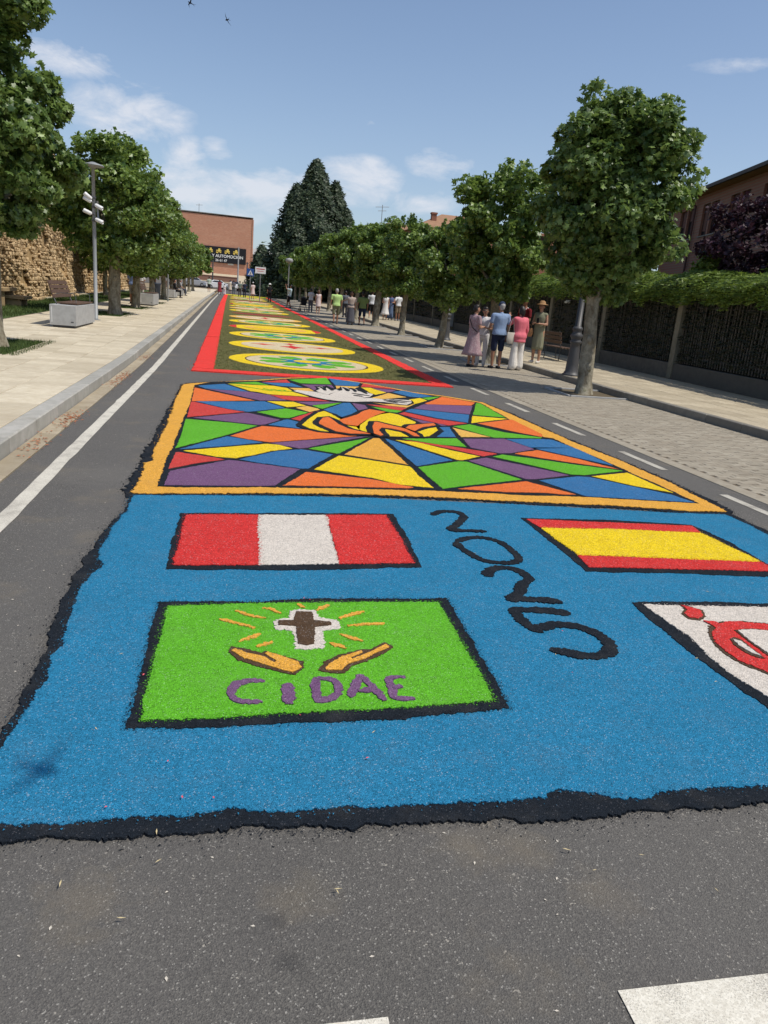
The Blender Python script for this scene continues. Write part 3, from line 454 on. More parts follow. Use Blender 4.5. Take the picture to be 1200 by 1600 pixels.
# ------------------------------------------------------------------ carpets of dyed chips
TRACE = '''{"glass_black":[[-0.755,5.761],[-0.809,5.985],[-0.808,6.425],[-0.794,6.722],[-0.81,7.273],[-0.795,7.787],[-0.811,8.214],[-0.809,9.043],[-0.79,9.838],[-0.801,10.399],[-0.797,11.449],[-0.81,12.843],[-0.669,13.133],[0.444,14.188],[1.141,14.951],[1.831,15.428],[2.345,15.142],[2.936,14.467],[3.336,13.854],[3.88,13.534],[4.467,12.922],[4.545,11.57],[4.572,9.41],[4.662,8.21],[4.678,7.065],[4.615,5.937],[4.523,5.822],[4.461,5.804],[3.453,5.916],[2.446,5.971],[1.591,6.046],[1.306,6.034],[0.89,6.028],[0.221,5.973],[-0.725,5.835]],"glass_gold":[[-0.732,5.893],[-0.729,6.165],[-0.739,6.532],[-0.75,6.942],[-0.685,7.065],[-0.705,7.205],[-0.721,7.604],[-0.736,8.387],[-0.728,9.067],[-0.768,10.656],[-0.779,11.603],[-0.787,12.819],[-0.654,13.051],[0.442,14.102],[1.135,14.855],[1.82,15.333],[2.331,15.049],[2.918,14.375],[3.316,13.768],[3.858,13.451],[4.436,12.827],[4.485,11.452],[4.507,9.285],[4.597,8.112],[4.608,6.988],[4.517,5.883],[4.236,5.881],[3.904,5.899],[3.478,5.962],[2.463,6.017],[1.6,6.082],[1.312,6.07],[1.125,6.065],[0.895,6.072],[0.222,6.011],[-0.107,5.958],[-0.517,5.907]],"glass_inner":[[-0.568,6.1],[-0.577,6.46],[-0.576,6.973],[-0.568,7.572],[-0.565,7.98],[-0.56,9.451],[-0.559,10.93],[-0.604,12.786],[-0.346,13.346],[0.437,13.933],[1.123,14.69],[1.805,15.192],[2.307,14.881],[2.887,14.216],[3.282,13.621],[3.813,13.289],[4.308,12.744],[4.347,12.71],[4.238,11.029],[4.194,9.426],[4.291,9.368],[4.369,7.458],[4.391,6.492],[4.4,6.13],[3.876,6.186],[3.215,6.246],[2.591,6.223],[2.406,6.247],[1.646,6.277],[1.275,6.253],[0.918,6.243],[0.227,6.184],[-0.111,6.139]],"glass":[["blue",[[-0.567,12.698],[-0.111,13.198],[0.291,12.31],[-0.428,12.39]]],["orange",[[-0.599,12.476],[0.371,11.34],[-0.557,10.904]]],["purple",[[-0.407,12.383],[0.291,12.31],[0.561,12.111],[0.619,12.089],[0.856,11.561],[0.427,11.362]]],["green",[[-0.078,13.271],[0.437,13.771],[0.68,13.332],[0.172,13.342]]],["red",[[0.504,13.766],[1.031,14.463],[1.073,13.919],[0.722,13.819]]],["blue",[[0.502,13.705],[1.092,13.909],[1.263,13.336],[0.816,13.342]]],["yellow",[[-0.078,13.215],[0.721,13.315],[0.965,13.12],[1.045,12.65],[1.262,12.099],[0.558,12.157],[0.394,12.357],[0.292,12.393]]],["peach",[[0.969,13.176],[1.353,13.286],[1.409,12.901],[1.078,12.784]]],["red",[[0.567,12.114],[1.258,12.051],[1.544,11.734],[0.921,11.559],[0.745,11.69]]],["yellow",[[0.506,11.352],[0.944,11.455],[1.107,11.11],[0.791,10.826]]],["purple",[[0.955,11.459],[1.54,11.704],[1.712,11.713],[1.171,11.16]]],["blue",[[-0.512,10.922],[0.499,11.321],[0.777,10.758],[0.343,10.316],[0.215,10.204],[-0.034,10.359]]],["red",[[-0.564,10.863],[-0.51,10.884],[-0.034,10.359],[0.197,10.198],[-0.548,9.504]]],["purple",[[-0.483,9.505],[0.214,10.158],[0.651,9.698],[0.428,9.267],[0.345,9.215],[0.071,9.304]]],["green",[[0.337,10.246],[0.775,10.733],[1.084,10.454],[0.772,9.871],[0.64,9.861]]],["peach",[[0.908,10.843],[1.107,11.11],[1.262,10.882],[1.281,10.789],[1.087,10.478]]],["green",[[1.171,11.16],[1.73,11.692],[1.319,10.865],[1.265,10.909]]],["blue",[[1.312,10.799],[1.726,11.661],[1.862,11.714],[1.851,10.715],[1.511,10.105],[1.452,10.367],[1.376,10.601]]],["purple",[[1.866,11.716],[2.069,11.538],[2.053,11.192],[1.856,10.741]]],["red",[[0.768,9.818],[1.084,10.454],[1.26,10.683],[1.213,10.427],[0.913,9.656]]],["blue",[[0.433,9.269],[0.704,9.777],[0.756,9.761],[0.882,9.596],[0.822,9.239],[0.904,9.078],[0.649,9.172]]],["green",[[-0.559,9.422],[0.071,9.285],[0.344,9.177],[-0.02,8.452],[-0.549,7.576],[-0.544,8.057]]],["orange",[[-0.019,8.413],[0.368,9.184],[0.904,9.078],[1.265,8.925],[1.677,8.909],[1.435,8.737],[0.424,8.138],[0.196,8.249]]],["blue",[[-0.528,7.548],[-0.034,8.409],[0.383,8.129],[0.053,7.896]]],["yellow",[[-0.481,7.513],[0.053,7.875],[0.396,8.073],[0.538,8.047],[0.681,7.859],[0.475,7.713],[0.261,7.456],[0.063,7.252],[-0.139,7.286]]],["red",[[-0.533,7.44],[-0.489,7.449],[-0.138,7.274],[-0.023,7.189],[-0.254,7.004],[-0.546,6.687],[-0.544,7.092]]],["purple",[[-0.531,6.639],[-0.01,7.191],[0.065,7.176],[0.252,7.094],[0.671,6.904],[0.398,6.238],[0.227,6.193],[-0.536,6.113]]],["purple",[[0.395,8.117],[1.469,8.745],[1.682,8.841],[1.191,8.355],[0.815,7.923],[0.724,7.868],[0.684,7.909]]],["green",[[0.813,7.901],[1.666,8.752],[1.402,8.212],[1.167,7.722],[1.105,7.689]]],["blue",[[0.076,7.219],[0.475,7.713],[0.752,7.853],[1.086,7.652],[0.75,6.928],[0.659,6.913],[0.252,7.094]]],["gold",[[1.174,7.67],[1.675,8.712],[1.779,8.738],[1.821,7.254],[1.445,7.495]]],["yellow",[[0.773,6.905],[1.111,7.624],[1.44,7.462],[1.828,7.225],[1.816,6.826],[1.848,6.336],[1.505,6.424],[1.296,6.643]]],["orange",[[0.432,6.243],[0.701,6.812],[1.291,6.617],[1.666,6.36],[1.601,6.295],[0.922,6.276]]],["blue",[[1.818,8.773],[1.883,8.679],[2.394,7.608],[1.869,7.221],[1.842,7.803],[1.824,8.384]]],["yellow",[[1.917,8.688],[2.211,8.593],[2.515,8.192],[2.799,7.888],[2.507,7.629],[2.416,7.632]]],["red",[[2.04,8.717],[2.585,8.438],[3.046,8.117],[3.062,8.069],[2.807,7.89],[2.527,8.232],[2.267,8.485]]],["green",[[2.018,8.771],[2.833,8.997],[2.792,8.405],[2.432,8.483],[2.118,8.695]]],["green",[[1.865,7.202],[2.416,7.579],[2.524,7.586],[2.886,6.813],[2.436,6.601],[1.891,6.309]]],["purple",[[2.535,7.621],[2.829,7.859],[3.322,7.344],[3.521,7.103],[3.015,6.84],[2.91,6.838]]],["orange",[[2.016,6.348],[2.887,6.78],[3.232,6.282],[3.088,6.265],[2.887,6.305],[2.484,6.284]]],["blue",[[3.03,6.826],[3.567,7.085],[3.719,7.083],[4.283,6.421],[4.378,6.127],[3.267,6.232]]],["yellow",[[3.733,7.11],[4.325,7.378],[4.364,6.467],[4.048,6.711]]],["green",[[2.912,7.917],[3.097,8.076],[3.536,7.855],[3.787,7.708],[4.337,7.443],[3.698,7.13],[3.526,7.138],[3.342,7.391]]],["orange",[[3.254,8.144],[3.686,8.464],[4.045,8.007],[4.333,7.48],[3.811,7.762]]],["blue",[[3.505,9.116],[4.107,9.263],[4.239,9.248],[4.333,8.618],[4.334,7.659],[4.056,8.03],[3.677,8.535],[3.693,8.481]]],["purple",[[2.882,8.982],[3.512,9.136],[3.693,8.481],[3.26,8.16],[3.076,8.108],[2.802,8.384]]],["peach",[[2.988,9.852],[3.365,9.191],[2.891,9.073]]],["green",[[3.025,9.915],[3.366,10.196],[3.693,9.638],[4.15,9.367],[4.098,9.289],[3.372,9.156]]],["blue",[[2.538,9.012],[2.801,9.799],[2.978,9.849],[2.843,9.061]]],["orange",[[3.501,10.303],[4.276,10.891],[4.263,9.638],[4.159,9.388],[3.834,9.756]]],["yellow",[[3.658,11.031],[4.163,10.942],[4.217,10.91],[3.411,10.276]]],["green",[[4.218,12.58],[4.317,12.618],[4.226,11.025],[3.702,11.134]]],["orange",[[3.175,12.147],[3.774,13.237],[4.248,12.671],[4.048,12.235],[3.201,12.067]]],["purple",[[2.809,11.464],[3.116,12.049],[4.064,12.211],[3.678,11.165],[3.088,11.359]]],["blue",[[2.598,11.096],[2.79,11.43],[3.665,11.122],[3.385,10.291],[2.988,10.571]]],["red",[[2.433,10.813],[2.582,11.027],[2.971,10.507],[3.363,10.25],[2.978,9.954],[2.671,10.356]]],["purple",[[2.427,10.689],[2.637,10.38],[2.978,9.954],[2.775,9.843],[2.793,9.985],[2.544,9.987]]],["green",[[2.112,11.415],[2.29,11.344],[2.581,11.117],[2.455,10.92],[2.29,10.914]]],["red",[[2.067,11.649],[2.449,11.609],[2.736,11.479],[2.564,11.137],[2.29,11.344]]],["peach",[[2.223,11.928],[2.42,11.799],[3.006,12.022],[2.743,11.508],[2.452,11.625]]],["yellow",[[2.987,12.541],[3.277,12.858],[3.348,12.558],[3.01,12.039],[2.786,11.953],[2.961,12.171]]],["peach",[[2.283,12.397],[2.56,12.893],[2.786,13.308],[3.03,12.839],[2.534,12.389]]],["blue",[[2.869,13.472],[3.152,13.846],[3.613,13.204],[3.287,12.895],[3.078,12.943]]],["green",[[3.291,12.863],[3.693,13.221],[3.754,13.211],[3.371,12.6]]],["purple",[[2.598,13.917],[3.07,13.828],[2.897,13.485],[2.747,13.363],[2.588,13.718]]],["red",[[2.532,14.604],[2.998,14.107],[3.088,13.913],[2.589,14.011],[2.383,14.011]]],["yellow",[[2.366,13.904],[2.578,13.946],[2.767,13.335],[2.43,12.837],[2.399,13.351]]],["blue",[[1.91,15.159],[2.522,14.707],[2.366,14.063],[1.894,13.971]]],["green",[[1.054,14.432],[1.889,15.213],[1.859,14.095],[1.243,13.945]]],["purple",[[1.229,13.778],[1.848,14.009],[1.828,13.456],[1.735,13.696],[1.569,13.751],[1.409,12.901],[1.357,13.325]]],["peach",[[1.886,13.907],[2.383,14.011],[2.224,13.643],[1.986,13.721],[1.841,13.369]]]],"flames":[["dove_body","white",1,1,[[1.026,12.692],[1.094,12.844],[1.394,12.756],[1.59,12.476],[1.741,12.252],[1.986,12.244],[2.301,12.373],[2.518,12.304],[2.628,12.396],[2.999,12.387],[2.942,12.087],[2.796,11.796],[2.689,11.814],[2.454,11.973],[2.229,11.96],[1.894,11.784],[1.677,11.772],[1.476,11.884],[1.327,12.095],[1.179,12.379]]],["dove_wing","white",1,1,[[1.433,12.912],[1.533,13.188],[1.503,13.583],[1.62,13.545],[1.631,13.216],[1.721,13.787],[1.751,13.419],[1.745,13.143],[1.829,13.271],[1.864,13.143],[1.659,12.671],[1.59,12.476],[1.459,12.717]]],["dove_wing","white",1,1,[[1.598,12.447],[1.792,12.987],[1.944,13.234],[1.986,13.721],[2.078,13.669],[2.095,13.358],[2.155,13.648],[2.225,13.492],[2.228,13.273],[2.36,13.118],[2.431,12.906],[2.301,12.501],[2.058,12.273],[1.784,12.238]]],["flame","yellow",1,1,[[0.887,9.352],[1.032,9.9],[1.217,10.464],[1.31,10.615],[1.381,10.402],[1.457,9.979],[1.408,9.754],[1.476,9.472],[1.588,9.407],[1.587,9.126],[1.698,8.932],[1.252,8.948],[1.076,8.99],[0.959,9.138]]],["flame","orange",2,1,[[1.125,9.598],[1.218,9.958],[1.304,10.072],[1.338,9.836],[1.374,9.492],[1.468,9.186],[1.694,8.913],[1.421,8.861],[1.27,8.961],[1.171,9.243],[1.117,9.448]]],["flame","orange",1,1,[[1.43,9.917],[1.569,10.123],[1.774,10.473],[1.909,10.821],[2.051,11.06],[2.263,10.88],[2.052,10.506],[1.807,9.98],[1.619,9.494],[1.501,9.529],[1.431,9.658]]],["flame","yellow",1,1,[[1.602,9.222],[1.668,9.577],[1.896,10.171],[2.127,10.59],[2.307,10.795],[2.405,10.681],[2.537,10.038],[2.283,9.504],[2.072,9.623],[1.93,9.837],[1.838,9.526],[1.71,9.006],[1.626,9.109]]],["flame","orange",2,1,[[1.905,9.85],[1.944,9.862],[2.076,9.644],[2.233,9.441],[2.312,9.089],[2.308,8.894],[2.235,8.91],[2.196,9.196],[2.024,9.384],[1.922,9.404],[1.851,9.197],[1.848,8.883],[1.792,8.809],[1.741,8.943],[1.804,9.42]]],["flame","yellow",1,1,[[1.893,9.301],[1.974,9.399],[2.11,9.284],[2.23,9.113],[2.24,8.894],[1.918,8.857],[1.857,8.972]]],["flame","orange",2,1,[[2.259,9.477],[2.37,9.728],[2.778,10.002],[2.771,9.842],[2.53,9.622],[2.335,9.279]]],["flame","yellow",1,1,[[2.331,9.231],[2.517,9.568],[2.75,9.784],[2.695,9.47],[2.468,9.012],[2.336,8.9],[2.353,9.099]]]],"branch":[[[-0.036,13.143],[0.406,12.784],[0.621,12.626],[1.022,12.64]],[[0.576,12.606],[0.695,12.78],[0.777,12.647]],[[0.73,12.592],[0.852,12.784],[0.929,12.581]],[[0.625,12.713],[0.541,12.848]]],"feather":[[[1.509,13.529],[1.598,13.347],[1.604,12.99]],[[1.703,13.739],[1.732,13.263],[1.729,13.046]],[[1.999,13.631],[2.035,13.367],[2.019,13.089]],[[2.143,13.605],[2.168,13.282],[2.146,13.058]],[[2.214,13.267],[2.294,13.16],[2.318,12.874]],[[2.054,12.844],[2.176,12.728],[2.322,12.624]],[[2.038,12.586],[2.183,12.484]],[[2.493,12.294],[2.698,12.068],[2.836,11.972]],[[2.485,12.136],[2.664,11.906]],[[2.618,12.344],[2.816,12.19],[2.948,12.166]]],"blue_black":[[-0.75,5.857],[-0.734,5.472],[-0.772,5.181],[-0.798,4.776],[-0.815,4.468],[-0.836,4.196],[-0.812,3.858],[-0.813,3.595],[-0.81,3.387],[-0.783,3.244],[-0.79,3.051],[-0.771,2.914],[-0.778,2.72],[-0.782,2.556],[-0.84,2.45],[-0.84,2.1],[-0.74,1.96],[-0.627,1.99],[-0.522,1.985],[-0.406,1.986],[-0.305,1.982],[-0.176,1.985],[0.015,1.979],[0.192,1.972],[0.351,1.949],[0.518,1.961],[0.732,1.961],[0.948,1.945],[1.192,1.928],[1.317,1.943],[1.513,1.946],[1.718,1.953],[1.936,1.966],[2.4,1.98],[3.1,2.03],[3.8,1.97],[4.55,2.0],[4.62,2.8],[4.56,3.6],[4.6,4.4],[4.511,5.3],[4.525,5.615],[4.519,5.834]],"blue":[[-0.726,5.832],[-0.718,5.413],[-0.742,5.077],[-0.76,4.709],[-0.743,4.39],[-0.712,4.294],[-0.743,4.126],[-0.755,3.797],[-0.733,3.567],[-0.719,3.289],[-0.739,3.133],[-0.713,2.969],[-0.727,2.786],[-0.732,2.701],[-0.749,2.547],[-0.749,2.434],[-0.75,2.25],[-0.7,2.07],[-0.646,2.057],[-0.465,2.056],[-0.336,2.062],[-0.202,2.062],[-0.124,2.05],[-0.026,2.069],[0.054,2.081],[0.145,2.045],[0.32,2.04],[0.449,2.054],[0.6,2.048],[0.754,2.039],[0.936,2.037],[1.111,2.047],[1.171,2.081],[1.366,2.026],[1.482,2.021],[1.658,2.05],[1.806,2.042],[1.991,2.039],[2.4,2.09],[3.1,2.14],[3.8,2.08],[4.44,2.12],[4.5,2.8],[4.46,3.6],[4.49,4.4],[4.426,5.19],[4.446,5.551],[4.431,5.785],[3.838,5.79],[2.424,5.912],[1.293,5.97],[0.428,5.949]],"peru_black":[[-0.339,5.369],[0.206,5.416],[0.692,5.461],[1.275,5.49],[1.252,4.81],[1.215,4.304],[0.72,4.255],[0.174,4.228],[-0.343,4.223],[-0.351,4.718]],"peru_red1":[[-0.303,5.321],[0.218,5.358],[0.201,4.305],[-0.307,4.277]],"peru_white":[[0.218,5.358],[0.735,5.404],[0.694,4.337],[0.201,4.305]],"peru_red2":[[0.735,5.404],[1.209,5.442],[1.183,4.367],[0.694,4.337]],"green_black":[[-0.338,3.738],[0.161,3.741],[0.404,3.777],[0.725,3.788],[1.236,3.796],[1.214,3.103],[1.193,2.612],[0.909,2.593],[0.636,2.569],[0.377,2.561],[0.129,2.557],[-0.11,2.545],[-0.35,2.555],[-0.346,3.044]],"green":[[-0.288,3.673],[-0.04,3.698],[0.399,3.724],[1.168,3.74],[1.156,3.144],[1.143,2.674],[0.929,2.661],[0.649,2.64],[0.411,2.634],[0.13,2.616],[-0.113,2.602],[-0.299,2.599],[-0.301,3.014]],"spain_black":[[2.333,5.479],[3.176,5.484],[3.857,5.412],[3.889,4.945],[3.864,4.462],[3.93,4.15],[3.659,4.197],[2.955,4.251],[2.33,4.269],[2.338,4.872]],"spain_red1":[[2.367,5.434],[3.076,5.404],[3.822,5.368],[3.784,5.172],[3.092,5.217],[2.4,5.205]],"spain_yellow":[[2.4,5.205],[3.092,5.217],[3.784,5.172],[3.82,4.496],[3.129,4.534],[2.414,4.576]],"spain_red2":[[2.414,4.576],[3.129,4.534],[3.82,4.496],[3.827,4.414],[3.86,4.25],[3.736,4.297],[3.001,4.325],[2.385,4.336]],"white_black":[[2.37,3.745],[2.596,3.772],[2.906,3.756],[3.299,3.73],[3.97,3.71],[3.99,3.1],[3.96,2.56],[3.2,2.53],[2.4,2.52],[2.39,2.558],[2.386,2.588],[2.371,2.691],[2.367,2.863],[2.355,2.989],[2.346,3.129],[2.357,3.337],[2.343,3.536]],"white":[[2.432,3.705],[2.781,3.688],[3.25,3.668],[3.9,3.64],[3.92,3.1],[3.9,2.62],[3.1,2.6],[2.47,2.59],[2.46,2.645],[2.438,2.731],[2.418,2.89],[2.422,3.049],[2.447,3.222],[2.445,3.366]],"numbers":[[[1.589,5.49],[1.662,5.578],[1.729,5.613],[1.792,5.605],[1.842,5.575],[1.849,5.48],[1.795,5.37],[1.712,5.23],[1.619,5.117]],[[1.614,5.1],[1.761,5.098],[1.912,5.088]],[[1.604,4.839],[1.691,4.913],[1.777,4.938],[1.853,4.931],[1.935,4.828],[1.956,4.603],[1.941,4.492],[1.866,4.413],[1.763,4.41],[1.67,4.455],[1.612,4.615],[1.587,4.746],[1.602,4.832]],[[1.601,4.15],[1.641,4.243],[1.713,4.303],[1.798,4.309],[1.858,4.249],[1.871,4.127],[1.82,4.063],[1.76,3.978],[1.702,3.871],[1.611,3.798]],[[1.594,3.781],[1.712,3.787],[1.836,3.775],[1.928,3.74]],[[1.908,3.584],[1.812,3.619],[1.705,3.636],[1.596,3.634],[1.576,3.567],[1.588,3.467],[1.612,3.393],[1.661,3.407],[1.756,3.444],[1.863,3.417],[1.929,3.346],[1.952,3.244],[1.934,3.167],[1.884,3.102],[1.794,3.072],[1.696,3.098],[1.598,3.156]]],"letters":[[[0.175,2.876],[0.112,2.879],[0.06,2.856],[0.033,2.795],[0.046,2.735],[0.094,2.706],[0.158,2.707]],[[0.27,2.853],[0.261,2.681]],[[0.393,2.898],[0.381,2.723],[0.424,2.714],[0.467,2.751],[0.482,2.811],[0.465,2.869],[0.399,2.894]],[[0.518,2.723],[0.553,2.808],[0.593,2.898],[0.622,2.827],[0.661,2.688]],[[0.562,2.767],[0.638,2.787]],[[0.792,2.89],[0.717,2.877],[0.711,2.786],[0.711,2.711],[0.793,2.703]],[[0.713,2.798],[0.761,2.802]]],"cross_white":[[0.326,3.609],[0.364,3.627],[0.464,3.606],[0.467,3.525],[0.569,3.481],[0.569,3.394],[0.474,3.359],[0.456,3.179],[0.377,3.158],[0.325,3.174],[0.328,3.369],[0.243,3.382],[0.245,3.488],[0.32,3.522]],"cross_brown":[[0.361,3.591],[0.444,3.586],[0.444,3.482],[0.53,3.46],[0.526,3.427],[0.441,3.4],[0.42,3.217],[0.385,3.203],[0.345,3.218],[0.35,3.417],[0.261,3.426],[0.264,3.484],[0.344,3.479]],"rays":[[[-0.028,3.507],[0.063,3.455],[0.147,3.398]],[[0.054,3.614],[0.125,3.549],[0.204,3.516]],[[0.19,3.643],[0.235,3.629],[0.282,3.569]],[[0.379,3.705],[0.412,3.643]],[[0.47,3.613],[0.544,3.687]],[[0.576,3.513],[0.723,3.601]],[[0.609,3.424],[0.7,3.438],[0.808,3.445]],[[0.556,3.328],[0.659,3.243]],[[0.496,3.233],[0.566,3.168]],[[0.066,3.252],[0.171,3.335]],[[0.146,3.199],[0.226,3.245]]],"hands_brown":[[[0.018,3.155],[0.033,3.199],[0.077,3.183],[0.168,3.134],[0.189,3.154],[0.259,3.109],[0.351,3.048],[0.352,2.986],[0.302,2.921],[0.265,2.938],[0.16,2.996],[0.061,3.074]],[[0.407,2.96],[0.446,3.035],[0.519,3.101],[0.645,3.16],[0.679,3.156],[0.767,3.233],[0.802,3.184],[0.75,3.123],[0.642,3.039],[0.563,2.992],[0.524,2.929],[0.443,2.941]]],"hands_gold":[[[0.031,3.155],[0.053,3.172],[0.101,3.13],[0.171,3.094],[0.22,3.036],[0.231,3.047],[0.18,3.121],[0.197,3.136],[0.258,3.092],[0.326,3.039],[0.339,2.986],[0.295,2.94],[0.251,2.965],[0.161,3.028],[0.084,3.085]],[[0.441,2.97],[0.468,3.015],[0.533,3.08],[0.633,3.139],[0.637,3.121],[0.573,3.07],[0.579,3.058],[0.654,3.108],[0.765,3.203],[0.779,3.177],[0.716,3.128],[0.637,3.06],[0.549,3.012],[0.512,2.953],[0.445,2.957]]],"knot":[[2.605,3.567],[2.656,3.617],[2.66,3.685],[2.709,3.65],[2.743,3.608],[2.706,3.534],[2.653,3.494],[2.603,3.51]],"loop_dark":[[2.66,3.408],[2.7,3.408],[2.764,3.457],[2.9,3.465],[3.061,3.422],[3.25,3.41],[3.5,3.32],[3.66,3.13],[3.6,2.92],[3.4,2.8],[3.1,2.74],[2.8,2.77],[2.612,2.842],[2.538,2.956],[2.528,3.066],[2.536,3.172],[2.596,3.319]],"loop_red":[[2.623,3.326],[2.672,3.366],[2.674,3.423],[2.662,3.462],[2.73,3.451],[2.735,3.415],[2.787,3.446],[2.888,3.449],[3.049,3.407],[3.25,3.395],[3.48,3.305],[3.64,3.13],[3.58,2.93],[3.38,2.815],[3.1,2.755],[2.82,2.785],[2.623,2.856],[2.548,2.97],[2.54,3.082],[2.555,3.185]],"loop_hole_dark":[[2.764,3.324],[2.808,3.338],[2.889,3.347],[2.982,3.321],[3.2,3.27],[3.38,3.2],[3.46,3.1],[3.38,3.0],[3.1,2.92],[2.741,3.008],[2.745,3.106],[2.75,3.209]],"loop_hole":[[2.774,3.316],[2.805,3.323],[2.876,3.33],[2.968,3.303],[3.19,3.255],[3.36,3.19],[3.44,3.1],[3.36,3.01],[3.1,2.935],[2.755,3.027],[2.76,3.126],[2.766,3.23]],"slit_dark":[[2.66,3.218],[2.699,3.238],[2.722,3.209],[2.711,3.107],[2.706,2.99],[2.671,2.998],[2.638,3.056],[2.636,3.149]],"slit":[[2.672,3.21],[2.702,3.182],[2.699,3.101],[2.696,3.013],[2.668,3.049],[2.654,3.135]]}'''
TR = json.loads(TRACE)
def resample(P, step):
    P = np.asarray(P, float); Q = np.roll(P, -1, 0); out = []
    for a, b in zip(P, Q):
        n = max(1, int(np.linalg.norm(b - a) / step))
        for k in range(n): out.append(a + (b - a) * k / n)
    return np.array(out)
def sm(a, k):
    for _ in range(k): a = (np.roll(a, 1, 0) + a + np.roll(a, -1, 0)) / 3
    return a
def rough(P, step=.012, fine=.006, coarse=.006):
    Q = resample(P, step); n = len(Q)
    t = np.roll(Q, -1, 0) - np.roll(Q, 1, 0); L = np.linalg.norm(t, axis=1, keepdims=True); L[L == 0] = 1; nrm = np.stack([t[:, 1], -t[:, 0]], 1) / L
    o = rng.normal(size=n) * fine + sm(rng.normal(size=n), 12) * coarse * 2.4 + sm(rng.normal(size=n), 90) * coarse * 5
    return Q + nrm * o[:, None] * .8
def slab(P, z, dep):
    "raised bed of chips with a sloping rim"
    n = len(P); c = np.asarray(P)
    V = np.concatenate([np.c_[c, np.full(n, z)], np.c_[c, np.full(n, z - dep)]])
    area = .5 * np.sum(c[:, 0] * np.roll(c[:, 1], -1) - np.roll(c[:, 0], -1) * c[:, 1])
    top = tuple(range(n)) if area > 0 else tuple(range(n))[::-1]
    F = [top] + [(i, n + i, n + (i+1) % n, (i+1) % n) for i in range(n)] if area > 0 else [top] + [((i+1) % n, n + (i+1) % n, n + i, i) for i in range(n)]
    return T(V), F
def shrink(P, d):
    P = np.asarray(P, float); n = len(P); area = .5 * np.sum(P[:, 0] * np.roll(P[:, 1], -1) - np.roll(P[:, 0], -1) * P[:, 1]); s = 1 if area > 0 else -1; out = []
    for i in range(n):
        a, b, c = P[i-1], P[i], P[(i+1) % n]; e1 = (b - a) / (np.linalg.norm(b - a) + 1e-9); e2 = (c - b) / (np.linalg.norm(c - b) + 1e-9)
        n1 = np.array([-e1[1], e1[0]]) * s; n2 = np.array([-e2[1], e2[0]]) * s; m = n1 + n2; l = np.linalg.norm(m)
        if l < .2: out.append(b + (e1 * -1) * d * 2.5); continue
        m /= l; k = min(d / max(m.dot(n1), .3), d * 3.0); out.append(b + m * k)
    return np.array(out)
def smoothline(P, step=.01):
    P = [np.array(p) for p in P]
    if len(P) == 2: pts = [P[0] + (P[1] - P[0]) * k / max(2, int(np.linalg.norm(P[1]-P[0]) / step)) for k in range(max(2, int(np.linalg.norm(P[1]-P[0]) / step)) + 1)]; return np.array(pts)
    E_ = [2*P[0]-P[1]] + P + [2*P[-1]-P[-2]]; pts = []
    for i in range(1, len(E_) - 2):
        a, b, c, d = E_[i-1], E_[i], E_[i+1], E_[i+2]; n = max(2, int(np.linalg.norm(c - b) / step))
        for k in range(n):
            t = k / n; pts.append(.5*((2*b) + (-a+c)*t + (2*a-5*b+4*c-d)*t*t + (-a+3*b-3*c+d)*t**3))
    pts.append(P[-1]); return np.array(pts)
def ribbon(P, w, z, dep=.004, fine=.0035, step=.01, taper=True):
    C = smoothline(P, step); n = len(C); t = np.gradient(C, axis=0); t /= np.linalg.norm(t, axis=1, keepdims=True) + 1e-9; nr = np.stack([-t[:, 1], t[:, 0]], 1)
    ww = np.full(n, w / 2) * (1 + sm(rng.normal(size=n), 8) * .25)
    if taper:
        for k in range(min(4, n // 3)): f = math.sqrt((k + .6) / 4.6); ww[k] *= f; ww[-1-k] *= f
    A = C + nr * (ww + rng.normal(size=n) * fine)[:, None]; B = C - nr * (ww + rng.normal(size=n) * fine)[:, None]
    zz_ = z + np.linspace(0, .0014, n); V = np.concatenate([np.c_[A, zz_], np.c_[B, zz_], np.c_[A, np.full(n, z-dep)], np.c_[B, np.full(n, z-dep)]]); F = []
    for i in range(n - 1):
        F += [(i, n+i, n+i+1, i+1), (i, i+1, 2*n+i+1, 2*n+i), (n+i+1, n+i, 3*n+i, 3*n+i+1)]
    return T(V), F
def chips(P, n, spread, mat, parent, z=.006, size=.0035, name='loose_chips'):
    "stray chips kicked along an edge"
    Q = resample(P, .02); idx = rng.integers(0, len(Q), n); c = Q[idx] + rng.normal(size=(n, 2)) * spread
    zz = z + rng.uniform(0, .004, n); s = rng.uniform(.5, 1.3, (n, 1)) * size; V = []; base = np.c_[c, zz]
    for _ in range(4): V.append(base + rng.normal(size=(n, 3)) * s * np.array([1, 1, .5]))
    V = np.stack(V, 1).reshape(-1, 3); F = []
    for i in range(n): k = 4*i; F += [(k, k+1, k+2), (k, k+2, k+3), (k, k+3, k+1), (k+1, k+3, k+2)]
    return wobj(name, (T(V), F), mat, parent, kind='stuff')

